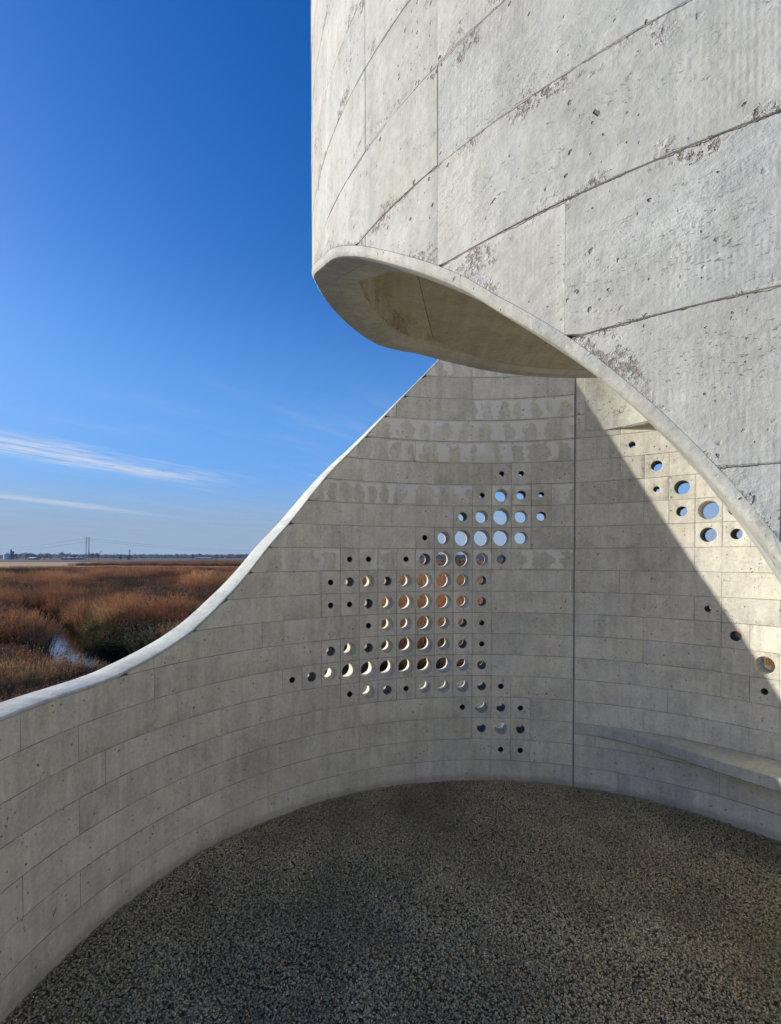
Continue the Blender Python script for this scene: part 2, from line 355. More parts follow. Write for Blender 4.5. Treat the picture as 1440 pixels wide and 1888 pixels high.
def block(P, th0, th1, zlo, zhi, rf, rb, step, ch=0.0021, face_mi=0, joint_mi=1, nz=2, jit=0.0, row0=None, lo_plain=False, lipz=None, shut=(False, False)):
    """one casting: curved face with bevelled, recessed edges, flat sides, back. zlo / zhi may be functions of the angle."""
    fl = zlo if callable(zlo) else (lambda a, z=zlo: z)
    fh = zhi if callable(zhi) else (lambda a, z=zhi: z)
    sgn = 1.0 if rb > rf else -1.0
    dth = math.degrees(ch / rf)
    k0, k1 = math.ceil((th0 + dth * 1.5) / step), math.floor((th1 - dth * 1.5) / step)
    ths = [th0, th0 + dth] + [k * step for k in range(k0, k1 + 1)] + [th1 - dth, th1]
    mb = MB(); cols = []
    r_face = rf + jit
    for i, a in enumerate(ths):
        lo, hi = fl(a), fh(a); e = i in (0, len(ths) - 1)
        c = min(ch, max(hi - lo, 1e-4) * 0.3)
        zs = [lo, lo + c] + [lo + c + (hi - lo - 2 * c) * k / nz for k in range(1, nz)] + [hi - c, hi]
        col = []
        for j, z in enumerate(zs):
            edge = e or j in (0, len(zs) - 1)
            r = rf + sgn * ch if edge else r_face
            if edge and j not in (0, len(zs) - 1) and shut[0 if i == 0 else 1]: r = rf + sgn * ch * .2
            if lo_plain and j == 0 and not e: r = r_face
            base_z = fl(a) if row0 is None else row0[0]
            hh = (hi - lo) if row0 is None else (row0[1] - row0[0])
            lv = (z - base_z) / max(hh, 1e-4)
            col.append(mb.vert(P(r, a, z), (R_(a) * rf, z), ((a - th0) / (th1 - th0) if lipz is None else z - lipz(a), lv)))
        cols.append(col)
    n = len(cols[0])
    def q(a, b, c, d, mi, sm):
        mb.face((a, b, c, d) if sgn > 0 else (d, c, b, a), mi, sm)
    for i in range(len(cols) - 1):
        for j in range(n - 1):
            bev = i == 0 or i == len(cols) - 2 or j == 0 or j == n - 2
            q(cols[i][j], cols[i][j + 1], cols[i + 1][j + 1], cols[i + 1][j], joint_mi if bev and not (j == 0 and lo_plain) and not (0 < j < n - 2 and shut[0 if i == 0 else 1]) else face_mi, not bev)
    bl = []; bh = []
    for i, a in enumerate(ths):
        bl.append(mb.vert(P(rb, a, fl(a)), (R_(a) * rf, fl(a)), (0, 0))); bh.append(mb.vert(P(rb, a, fh(a)), (R_(a) * rf, fh(a)), (0, 1)))
    for i in range(len(cols) - 1):
        q(bl[i + 1], bh[i + 1], bh[i], bl[i], face_mi, True)
        q(cols[i][-1], bh[i], bh[i + 1], cols[i + 1][-1], joint_mi, False)
        q(cols[i + 1][0], bl[i + 1], bl[i], cols[i][0], joint_mi, False)
    s0 = list(cols[0]) + [bh[0], bl[0]]; s1 = list(cols[-1]) + [bh[-1], bl[-1]]
    mb.face(s0[::-1] if sgn > 0 else s0, joint_mi); mb.face(s1 if sgn > 0 else s1[::-1], joint_mi)
    return mb

def hole_block(P, thc, half, z0, z1, rf, rb, rad, ch=0.0021, dz=0.0, jit=0.0):
    """one square casting with a round sleeve hole through it"""
    mb = MB(); zc = (z0 + z1) / 2; hw = R_(half) * rf; hh = (z1 - z0) / 2; n = 40
    dirs = []
    corner = math.atan2(hh, hw)
    angs = sorted(set([k * 2 * math.pi / n for k in range(n)] + [corner, math.pi - corner, math.pi + corner, 2 * math.pi - corner]))
    def sq(a, ins):
        c, s = math.cos(a), math.sin(a); w, h_ = hw - ins, hh - ins
        k = min(w / abs(c) if abs(c) > 1e-9 else 1e9, h_ / abs(s) if abs(s) > 1e-9 else 1e9); return c * k, s * k
    def pt(r, u, v):   # u, v metres on the face; the sleeve is a true cylinder
        return P(r, thc + math.degrees(u / r), zc + v)
    def pe(r, u, v): return P(r, thc + math.degrees(u / rf), zc + v)
    rings = []
    def add(fn): rings.append([fn(a) for a in angs])
    def vv(p, u, v): return mb.vert(p, (R_(thc) * rf + u, zc + v), (0.5 + u / (2 * hw), 0.5 + v / (2 * hh)))
    add(lambda a: (lambda u, v: vv(pe(rb, u, v), u, v))(*sq(a, 0)))                     # back outline
    add(lambda a: (lambda u, v: vv(pe(rf + ch, u, v), u, v))(*sq(a, 0)))               # joint line
    add(lambda a: (lambda u, v: vv(pe(rf + jit, u, v), u, v))(*sq(a, ch)))                   # face edge
    rr = rad + 0.0018; sd = thc * 3.7 + zc * 19
    def chip(a): return rr + max(0.0, mnoise.noise(Vector((math.cos(a) * 2.2, math.sin(a) * 2.2, sd))) - .15) * .012 * min(1, rad / .04)
    add(lambda a: (lambda u, v: vv(pt(rf + jit, u, v), u, v))(*(chip(a) * math.cos(a), chip(a) * math.sin(a))))
    add(lambda a: (lambda u, v: vv(pt(rf + 0.002, u, v), u, v))(*(rad * math.cos(a), rad * math.sin(a))))
    add(lambda a: (lambda u, v: vv(pt((rf + rb) / 2, u, v), u, v))(*(rad * math.cos(a), rad * math.sin(a))))
    add(lambda a: (lambda u, v: vv(pt(rb, u, v), u, v))(*(rad * math.cos(a), rad * math.sin(a))))
    m = len(angs); mats = [1, 1, 0, 0, 2, 2]
    for k in range(len(rings) - 1):
        for i in range(m):
            j = (i + 1) % m
            mb.face((rings[k][i], rings[k][j], rings[k + 1][j], rings[k + 1][i]), mats[k], k in (4, 5))
    for i in range(m):
        j = (i + 1) % m; mb.face((rings[-1][i], rings[-1][j], rings[0][j], rings[0][i]), 0)
    return mb

# ------------------------------------------------------------------ ring wall, pierced part (left of the movement joint)
SM, ME, LA, XL = 0.0190, 0.0315, 0.0445, 0.0570
C4 = 4.01
def colx(k): return 0.72 + C4 * k                # column centre
holes = {14: {1: SM, 2: SM}, 13: {0: SM, 1: LA, 2: ME, 3: SM}, 12: {-1: ME, 0: LA, 1: XL, 2: LA, 3: ME},
         11: {-3: SM, -2: LA, -1: XL, 0: XL, 1: XL, 2: LA}, 10: {-7: SM, -6: SM, -4: SM, -3: ME + .009, -2: XL, -1: XL, 0: LA, 1: ME},
         9: {-8: SM, -7: ME, -6: LA, -5: ME, -4: LA, -3: XL, -2: XL, -1: LA, 0: ME},
         8: {-8: SM, -7: SM, -6: ME, -5: LA, -4: XL, -3: XL, -2: XL, -1: LA, 0: ME},
         7: {-6: SM, -5: LA, -4: LA, -3: XL, -2: LA, -1: ME, 0: SM},
         6: {-8: ME, -7: LA, -6: ME, -5: LA, -4: XL, -3: XL, -2: LA, -1: ME, 0: SM},
         5: {-10: SM, -9: ME, -8: LA, -7: XL, -6: XL, -5: XL, -4: XL, -3: XL, -2: XL, -1: LA, 0: ME},
         4: {-7: SM, -6: LA, -5: ME, -4: SM, -3: LA, -2: LA, -1: LA, 0: ME, 1: SM},
         3: {-1: SM, 0: LA, 1: ME, 2: SM}, 2: {0: ME, 1: LA, 2: ME}, 1: {1: SM, 2: SM}}
JL, JR = 19.05, 19.36                             # faces of the movement joint
wall = thing('curved_wall', 'pierced pale concrete wall with round holes and a white rim sweeping up from the prairie', 'wall', ring(RO, -20, 0))
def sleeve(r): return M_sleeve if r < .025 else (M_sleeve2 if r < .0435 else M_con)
def at(o, root):   # world-built piece under a root that is not at the origin
    o.location = (-root.location[0], -root.location[1], -root.location[2]); return o
STEP = C4 / 3
GRID = C4
def edges(k): return colx(k) - C4 / 2
K0 = -27
skim_rows = {10, 13, 15, 16, 17, 19}
rr = random.Random(11)
for n in range(0, 27):
    z0 = n * CH if n else -0.10
    z1 = (n + 1) * CH
    hs = holes.get(n, {})
    k = K0; spans = []
    while edges(k) < JL - 0.05:
        if k in hs: spans.append((k, k + 1, True)); k += 1; continue
        ln = rr.choice([3, 4, 4, 5, 5, 6])
        if k == K0: ln = rr.choice([2, 3, 4, 5])
        e = k
        while e < k + ln and e not in hs and edges(e) < JL - 0.05: e += 1
        if edges(e) > JL: pass
        spans.append((k, e, False)); k = e
    for a, b, hl in spans:
        t0, t1 = edges(a), min(edges(b), JL)
        jit = rr.uniform(-0.0012, 0.0012); 
        if hl:
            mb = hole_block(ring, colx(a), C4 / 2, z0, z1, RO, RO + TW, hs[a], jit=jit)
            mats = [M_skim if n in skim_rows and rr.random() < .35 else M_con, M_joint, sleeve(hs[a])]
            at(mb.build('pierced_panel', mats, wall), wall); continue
        top = lambda x, z1=z1: min(z1, rim(x) - 0.014)
        if top(t1) - z0 < 0.012: continue
        if top(t0) - z0 < 0.012:                  # the rim cuts this casting: find where it starts
            lo, hi = t0, t1
            for _ in range(40):
                mid = (lo + hi) / 2
                if top(mid) - z0 < 0.012: lo = mid
                else: hi = mid
            t0 = hi
            if t1 - t0 < 0.4: continue
        mb = block(ring, t0, t1, z0, top, RO, RO + TW, STEP, jit=jit, row0=(n * CH, z1), shut=(rr.random() < .72, rr.random() < .72))
        at(mb.build('panel', [M_skim if n in skim_rows and rr.random() < .85 else M_con, M_joint], wall), wall)

def sweep(P, ths, prof, closed=True, mi=None, smooth=True, flat=()):
    """prof(angle) -> list of (r, z); one mesh swept round the arc with capped ends"""
    mb = MB(); rows = []
    for a in ths:
        q = prof(a); row = []; acc = 0
        for i, (r, z) in enumerate(q):
            if i: acc += math.hypot(r - q[i - 1][0], z - q[i - 1][1])
            row.append(mb.vert(P(r, a, z), (R_(a) * q[0][0], q[0][1] + acc), (0.5, 0.5)))
        rows.append(row)
    n = len(rows[0])
    for i in range(len(rows) - 1):
        for j in range(n):
            k = (j + 1) % n
            mb.face((rows[i][j], rows[i + 1][j], rows[i + 1][k], rows[i][k]), 0 if mi is None else mi[j], smooth and j not in flat)
    mb.face(rows[0]); mb.face(rows[-1][::-1])
    return mb
def arc(a, b, s): n = max(2, int(round((b - a) / s))); return [a + (b - a) * i / n for i in range(n + 1)]
def autosmooth(o, deg=35):
    me = o.data
    import bmesh
    bm = bmesh.new(); bm.from_mesh(me)
    for e in bm.edges:
        if len(e.link_faces) == 2 and e.calc_face_angle(0) > R_(deg): e.smooth = False
    bmesh.ops.recalc_face_normals(bm, faces=bm.faces); bm.to_mesh(me); bm.free()
    return o
# the white trowelled rim: castings about 1.3 m long laid end to end
def wob(a, s, k): return (mnoise.noise(Vector((a * k, s, 3.1))))
def cope_prof(a):
    z = rim(a) + 0.0015 * wob(a, 1, .35); w0 = 0.0025 * wob(a, 5, .5)
    s = (rim(a + .5) - rim(a - .5)) / (R_(1.0) * RO); c = 1 / math.sqrt(1 + s * s)
    return [(RO + 0.001 + w0, z - 0.0145), (RO - 0.002 + w0, z - 0.008), (RO + 0.002 + w0, z - 0.002), (RO + 0.008, z), (RO + TW * .5, z + 0.002), (RO + TW - 0.006, z),
            (RO + TW + 0.001, z - 0.004), (RO + TW + 0.001, z - 0.0145)]
cuts = [-109.55, -72.6, -39.5, -14.0, JL]
for a, b in zip(cuts[:-1], cuts[1:]):
    o = sweep(ring, arc(a + .05, b - .05 if b != JL else b, 0.6), cope_prof).build('coping', [M_cope], wall); autosmooth(at(o, wall), 50)
o = sweep(ring, arc(JL, JR, .2), lambda a: [(RO + 0.0015, -0.1), (RO + 0.0015, 3.9), (RO + TW, 3.9), (RO + TW, -0.1)]).build('joint_strip', [M_foam], wall); autosmooth(at(o, wall))

def smear(name, a, b, w, mat):
    mb = MB(); (t0, z0), (t1, z1) = a, b; n = 8; L_ = []; R2 = []
    for i in range(n + 1):
        f = i / n; k = math.sin(math.pi * min(1, f * .9 + .08)) * w * (1 + .4 * mnoise.noise(Vector((f * 6, w * 900, 2))))
        th, z = t0 + (t1 - t0) * f, z0 + (z1 - z0) * f
        L_.append(mb.vert(ring(RO - .0022, th - math.degrees(k / RO), z + k * .4))); R2.append(mb.vert(ring(RO - .0022, th + math.degrees(k / RO), z - k * .4)))
    for i in range(n): mb.face((L_[i], R2[i], R2[i + 1], L_[i + 1]))
    at(mb.build(name, [mat], wall), wall)
smear('scuff_mark', (-81.02, 0.2372), (-81.49, 0.2076), .0021, mortar('dark_scuff', (0.06, 0.05, 0.045), (0.10, 0.09, 0.08)))
smear('crayon_mark', (-88.1, 0.4550), (-87.25, 0.4590), .0016, mortar('red_crayon', (0.34, 0.09, 0.05), (0.50, 0.30, 0.22), 200))
# ------------------------------------------------------------------ ring wall beyond the joint: bench and overhead ledge
bwall = thing('curved_wall', 'sunlit curved concrete wall right of the dark vertical joint, with a bench ledge along its foot', 'wall', ring(RO, 45, 0))
C5 = 4.22
def col5(k): return 42.3 + C5 * k
rholes = {15: {-3: .021}, 14: {-2: ME + .002}, 13: {-2: SM, -1: LA}, 12: {-1: ME, 0: XL, 1: LA}, 11: {0: LA, 1: ME}, 8: {0: SM}, 7: {1: .030}, 6: {2: .050}, 5: {2: SM}}
def e5(k): return JR if k <= -6 else col5(k) - C5 / 2
for n in range(0, 20):
    z0 = n * CH if n else -0.10
    z1 = (n + 1) * CH; hs = rholes.get(n, {})
    if n == 16: z1 = 2.60
    if n > 16: break
    k = -6
    while k < 16:
        if k in hs:
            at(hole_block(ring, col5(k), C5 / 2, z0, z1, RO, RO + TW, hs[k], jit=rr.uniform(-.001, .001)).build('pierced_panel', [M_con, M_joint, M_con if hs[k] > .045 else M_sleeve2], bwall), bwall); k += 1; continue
        ln = rr.choice([2, 3, 3, 4, 4]) if k < 6 else 5
        e = k
        while e < k + ln and e < 16 and e not in hs: e += 1
        at(block(ring, e5(k), e5(e), z0, z1, RO, RO + TW, C5 / 3, jit=rr.uniform(-.0012, .0012), row0=(n * CH, z1), shut=(rr.random() < .72, rr.random() < .72)).build('panel', [M_con, M_joint], bwall), bwall); k = e
for z0, z1 in ((2.60, 2.90), (2.90, 3.35), (3.35, 3.8), (3.8, 4.22)):   # upper lifts: taller castings
    k = -6
    for a, b in ((JR, 27), (27, 42), (42, 60), (60, 85), (85, e5(16))):
        at(block(ring, a, b, z0, lambda x, z1=z1: min(z1, rim(x) - .014), RO, RO + TW, C5 / 3, row0=(z0, z1)).build('panel', [M_con, M_joint], bwall), bwall)
o = sweep(ring, arc(JR, e5(16), 1.0), cope_prof).build('coping', [M_cope], bwall); autosmooth(at(o, bwall), 50)
bp = pchip([19.4, 22, 26, 33, 41, 48, 55, 70, 104], [.003, .010, .036, .110, .205, .258, .275, .29, .29])
def bench_prof(a):
    d = bp(a); z = 0.457; w = .0015 * wob(a, 9, .6)
    c = min(.010, d * .4)
    return [(RO + .05, z), (RO - d + c, z), (RO - d + c * .3 + w, z - c * .3), (RO - d + w, z - c), (RO - d + w, z - .066), (RO - d + c, z - .074), (RO - d * .45, z - .079), (RO + .05, z - .082)]
o = sweep(ring, arc(JR + .02, 104, 0.7), bench_prof).build('bench', [M_edge], bwall); autosmooth(at(o, bwall), 30)
lp = pchip([21, 24, 28, 34, 41, 50, 104], [.002, .004, .022, .10, .19, .25, .27])
def ledge_prof(a):
    d = lp(a); z = 2.478 + .004 * wob(a, 2, .5); c = min(.012, d * .4); w = .002 * wob(a, 4, .8)
    return [(RO + .05, z + .004), (RO - d + c, z + .0), (RO - d + w, z + c), (RO - d + w, 2.9), (RO - d * .6, 3.25), (RO + .05, 3.3)]
o = sweep(ring, arc(21, 104, 0.7), ledge_prof).build('overhead_ledge', [M_ledge], bwall); autosmooth(at(o, bwall), 30)

# ------------------------------------------------------------------ the overhanging upper turn
tower = thing('spiral_tower_wall', 'bright convex concrete drum hanging overhead, its lower edge spiralling down', 'wall', core(RK, -150, 0))
zk = [-.1, .332, .637, .942, 1.247, 1.551, 1.704, 1.874, 2.040, 2.190, 2.337, 2.484, 2.617, 2.770, 2.922, 3.074, 3.53, 3.98, 4.6, 5.2]
LIP = 0.021
rk = random.Random(5)
for i in range(len(zk) - 1):
    z0, z1 = zk[i], zk[i + 1]
    finelv = 1.5 < z0 < 3.0
    if finelv:
        marks = [-250, -214, -187, -178, -169, -160, -148.3, -138.9, -129.9, -121.0, -111.8, -102, -93, -75, -57, -30, 0, 30, 60, 85, 110]
        keep = [m for m in marks if not (-185 < m < -90 and rk.random() < 0.12)]
        marks = keep
        nz = 8
    else: marks = [-250, -214, -178, -142, -106, -70, -35, 0, 35, 70, 110]; nz = 2
    for a, b in zip(marks[:-1], marks[1:]):
        lo = lambda x, z0=z0: max(z0, kbot(x) + LIP)
        t0, t1 = a, b
        ok = [x for x in np.linspace(t0, t1, 721) if z1 - lo(x) > 0.0006]
        if len(ok) < 8: continue
        t0 = t0 if ok[0] == t0 else ok[0]; t1 = t1 if ok[-1] == t1 else ok[-1]
        if max(ok) - min(ok) < .12: continue
        mb = block(core, t0, t1, lo, z1, RK, RK - TK, 1.0 if finelv else 2.0, ch=0.0008, lipz=kbot, shut=(rk.random() < .6, rk.random() < .6), lo_plain=z0 < kbot((a + b) / 2) + LIP + .03, nz=nz, jit=rk.uniform(-.0010, .0010), row0=(z0, z1))
        at(mb.build('panel', [M_core, M_jcore], tower), tower)
def lip_out(a):
    z = kbot(a); w = .0012 * wob(a, 7, .9); w2 = .003 * wob(a, 3, .7)
    return [(RK - .0665, z + LIP - .0004), (RK - .001, z + LIP - .0004), (RK + .0001, z + LIP - .0006), (RK + w * .5, z + .012), (RK - .0012 + w, z + .0065), (RK - .0045 + w, z + .0022), (RK - .010, z + .0002),
            (RK - .0650, z), (RK - .0665, z + .0015)]
def lip_in(a):
    z = kbot(a); w = .0015 * wob(a, 8, .9)
    return [(RK - TK, z + LIP), (RK - .0665, z + LIP), (RK - .0665, z + .0015), (RK - .0680, z), (RK - TK + .005, z + w), (RK - TK + .001, z + .002 + w), (RK - TK, z + .008)]
mk = [-250, -230, -205, -180, -166, -150, -137, -127, -112.5, -93.5, -76, -61.2, -40, -10, 20, 50, 80, 109.5]
for a, b in zip(mk[:-1], mk[1:]):
    o = sweep(core, arc(a + .008, b - .008, .6), lip_out, flat=(0, 7, 8)).build('edge_panel', [M_core], tower); autosmooth(at(o, tower), 40)
mk = [-250, -220, -190, -172, -158, -144, -131, -119, -103, -85, -61.2, -47, -20, 10, 40, 75, 109.5]
for a, b in zip(mk[:-1], mk[1:]):
    o = sweep(core, arc(a + .008, b - .008, .6), lip_in, flat=(0, 3, 4)).build('edge_panel', [M_edge], tower); autosmooth(at(o, tower), 40)
# the soffit inside the drum, cast in two pours that meet on a straight seam
def soffit_piece(side, z0, z1, r, gap=.0012):
    pts = [(KX + r * math.cos(2 * math.pi * k / 120), KY + r * math.sin(2 * math.pi * k / 120)) for k in range(120)]
    a = np.array((.092, 1.79)); d = np.array((.236 - .092, 2.56 - 1.79)); d /= np.hypot(*d); nrm = np.array((-d[1], d[0])) * side
    out = []
    f = lambda p: (np.array(p) - a) @ nrm - gap
    for i in range(len(pts)):
        p, q = pts[i], pts[(i + 1) % len(pts)]; fp, fq = f(p), f(q)
        if fp >= 0: out.append(p)
        if fp * fq < 0: s = fp / (fp - fq); out.append((p[0] + (q[0] - p[0]) * s, p[1] + (q[1] - p[1]) * s))
    mb = MB(); A = [mb.vert((x, y, z0), (x, y), (.5, .5)) for x, y in out]; B = [mb.vert((x, y, z1), (x, y), (.5, .5)) for x, y in out]
    mb.face(A[::-1]); mb.face(B); m = len(out)
    for i in range(m): mb.face((A[i], A[(i + 1) % m], B[(i + 1) % m], B[i]))
    return mb
for sd in (1, -1):
    at(soffit_piece(sd, 2.6145, 2.66, RK - TK + .004).build('soffit_panel', [M_soffit], tower), tower)
mb = MB()
A = [mb.vert(core(RK - TK + .003, k * 6, 2.664), core(1, k * 6, 0)[:2]) for k in range(60)]; B = [mb.vert(core(RK - TK + .003, k * 6, 2.80), core(1, k * 6, 0)[:2]) for k in range(60)]
mb.face(A); mb.face(B[::-1])
for i in range(60): mb.face((A[i], B[i], B[(i + 1) % 60], A[(i + 1) % 60]))
at(mb.build('floor_slab', [M_soffit], tower), tower)

# ------------------------------------------------------------------ ground
def apron(x, y):
    a = math.degrees(math.atan2(x - CX, y - CY)); t = min(1, max(0, (a + 34) / 18)) if a < 120 else 0
    return 4.3 + .8 * t * t * (3 - 2 * t)
def gnd(x, y):
    r = math.hypot(x - CX, y - CY)
    r0 = apron(x, y)
    if r < r0: z = -0.03
    else:
        s = min(1, (r - r0) / 6.6); s = s * s * (3 - 2 * s); b = min(1, max(0, (y + 4) / 4)); z = -0.03 - 1.45 * s * (b if y < 0 else 1)
    far = min(1, max(0, (r - 9) / 8))
    if r < 140: z += far * (0.16 * mnoise.noise(Vector((x * .11, y * .11, 0))) + .07 * mnoise.noise(Vector((x * .4, y * .4, 4))))
    return z
STREAM = [(-21.5, 28.5), (-18.0, 26.0), (-13.2, 20.2), (-9.6, 15.6), (-6.0, 13.1), (-1, 12.6), (8, 14.5), (20, 16), (40, 22)]
SP = np.array(STREAM, float); WATER_Z = -1.60
def stream_d(x, y):
    p = np.array((x, y)); a, b = SP[:-1], SP[1:]; ab = b - a
    t = np.clip(((p - a) * ab).sum(1) / (ab * ab).sum(1), 0, 1); q = a + ab * t[:, None]
    return float(np.hypot(*(p - q).T).min())
def ground_z(x, y):
    z = gnd(x, y); d = stream_d(x, y)
    if d < 2.2:
        s = max(0, min(1, (d - .55) / 1.3)); s = s * s * (3 - 2 * s); z = -2.0 + (z + 2.0) * s
    return z
def soil():
    t = NT('marsh_soil', 0.95); p = t.pos()
    n = t.noise(p, .9, 5, .65); n2 = t.noise(p, 14, 4, .7); nf = t.noise(t.vmul(p, (.035, .12, 1)), 1.0, 5, .6)
    c = t.mix(t.ss(n, .4, .65), (.035, .022, .014), (.075, .045, .026))
    d = t.n('ShaderNodeVectorMath', operation='LENGTH'); t.put(d.inputs[0], p)
    farc = t.ramp(nf, [(.30, (.085, .055, .035)), (.46, (.16, .085, .045)), (.56, (.11, .06, .038)), (.70, (.21, .13, .075))])
    c = t.mix(t.ss(d.outputs['Value'], 60, 130), c, farc)
    return t.done(t.mix(1.0, c, t.gray(t.lin(n2, .3, .7, .6, 1.35)), 'MULTIPLY'), t.bump(n2, .06))
M_soil = soil()
radii = [0, 1.5, 3, 4.2] + list(np.arange(4.6, 34, .55)) + list(np.geomspace(35, 140, 34)) + [170, 220, 320, 480, 720, 1100, 1700, 2700, 4200, 6500, 9000]
angs = list(np.arange(-65, 55, .75)); angs = angs + list(np.arange(55, 295, 8))
mb = MB(); prev = None
for r in radii:
    row = []
    for a in angs:
        x, y = CX + r * math.sin(R_(a)), CY + r * math.cos(R_(a)); z = ground_z(x, y) if r < 150 else -1.48
        row.append(mb.vert((x, y, z)))
    if prev:
        for i in range(len(angs)):
            j = (i + 1) % len(angs); mb.face((prev[i], prev[j], row[j], row[i]), 0, True)
    prev = row
tag(mb.build('ground', [M_soil]), kind='structure')
# crushed stone court (the flat bed under the loose stones) and its apron outside
def stone_bed():
    t = NT('crushed_stone_bed', .95); p = t.pos(); v = t.voro(p, 62); cr = t.sep(v.outputs['Color'])
    c = t.ramp(cr[0], [(0, (.17, .145, .09)), (.5, (.30, .255, .155)), (1, (.45, .385, .24))])
    c = t.mix(1.0, c, t.gray(t.lin(t.noise(p, 2.2, 4), .3, .7, .6, 1.25)), 'MULTIPLY')
    return t.done(c, t.bump(v.outputs['Distance'], .02, 1.0))
M_bed = stone_bed()
mb = MB(); rs = [0] + list(np.linspace(.3, 4.2, 24)) + [4.45]; prev = None
for r in rs:
    row = []
    for k in range(96):
        a = k * 3.75; x, y = CX + r * math.sin(R_(a)), CY + r * math.cos(R_(a))
        if r > 4.4: q = apron(x, y) / 4.3 * 1.03; x, y = CX + (x - CX) * q, CY + (y - CY) * q
        row.append(mb.vert((x, y, -.006 + .006 * mnoise.noise(Vector((x * 2.2, y * 2.2, 1))) if r < 4.2 else -.016)))
    if prev:
        for i in range(96): j = (i + 1) % 96; mb.face((prev[i], prev[j], row[j], row[i]), 0, True)
    prev = row
tag(mb.build('gravel_court', [M_bed]), kind='structure')
M_bounce = concrete('pale_bounce_ground', (.52, .47, .38), relief=2.0)
mb = MB(); V4 = [mb.vert((x, y, -.022), (x, y)) for x, y in ((-11, -26), (11, -26), (11, -1.2), (-11, -1.2))]; mb.face(V4)  # unseen pale sheet added behind the camera to bounce sunlight onto the walls
tag(mb.build('bounce_sheet', [M_bounce]), kind='structure')
# stream
def water():
    t = NT('dark_water', .04); p = t.pos(); n = t.noise(t.vmul(p, (1, .5, 1)), 3.0, 3)
    t.b.inputs['IOR'].default_value = 1.33; t.b.inputs['Specular IOR Level'].default_value = .5
    return t.done((.008, .009, .010), t.bump(n, .02, .25))
M_water = water()
mb = MB(); prev = None
fine = []
for i in range(len(SP) - 1):
    for k in range(6): fine.append(SP[i] + (SP[i + 1] - SP[i]) * k / 6)
fine.append(SP[-1])
for i, p in enumerate(fine):
    d = fine[min(i + 1, len(fine) - 1)] - fine[max(i - 1, 0)]; d = d / np.hypot(*d); n = np.array((-d[1], d[0])) * 2.3
    row = [mb.vert((p[0] + n[0], p[1] + n[1], WATER_Z)), mb.vert((p[0] - n[0], p[1] - n[1], WATER_Z))]
    if prev: mb.face((prev[0], row[0], row[1], prev[1]), 0)
    prev = row
tag(mb.build('stream', [M_water]), kind='structure')
mb = MB(); A = [mb.vert((-52 + 2.6 * math.cos(k * .3927), 79 + 3.2 * math.sin(k * .3927), -1.36)) for k in range(16)]; mb.face(A)
tag(mb.build('pond_water', [M_water]), kind='structure')
# pale mown strip and the far fields
def field(name, c1, c2, sc):
    t = NT(name, .95); p = t.pos(); n = t.noise(t.vmul(p, (.06, .25, 1)), sc, 5, .65); n2 = t.noise(p, 2.5, 3, .7)
    return t.done(t.mix(1.0, t.mix(t.ss(n, .35, .65), c1, c2), t.gray(t.lin(n2, .3, .7, .75, 1.25)), 'MULTIPLY'))
M_pale = field('dry_mown_grass', (.52, .345, .155), (.40, .25, .11), 1.0)
def strip(name, pts, mat, z):
    mb = MB(); mb.face([mb.vert((x, y, z)) for x, y in pts]); return tag(mb.build(name, [mat]), kind='structure')
strip('mown_field', [(-420, 112), (-125, 112), (-88, 122), (-60, 132), (20, 150), (20, 163), (-60, 176), (-130, 200), (-170, 340), (-420, 345)], M_pale, -1.40)
M_fld2 = field('ploughed_far_field', (.13, .085, .06), (.17, .105, .07), 1.0)
strip('far_field', [(-1200, 420), (900, 420), (900, 640), (-1200, 640)], M_fld2, -1.42)
M_road = field('pale_far_road', (.36, .34, .31), (.42, .40, .37), 1.0)
strip('far_road', [(-1200, 655), (900, 655), (900, 668), (-1200, 668)], M_road, -1.40)

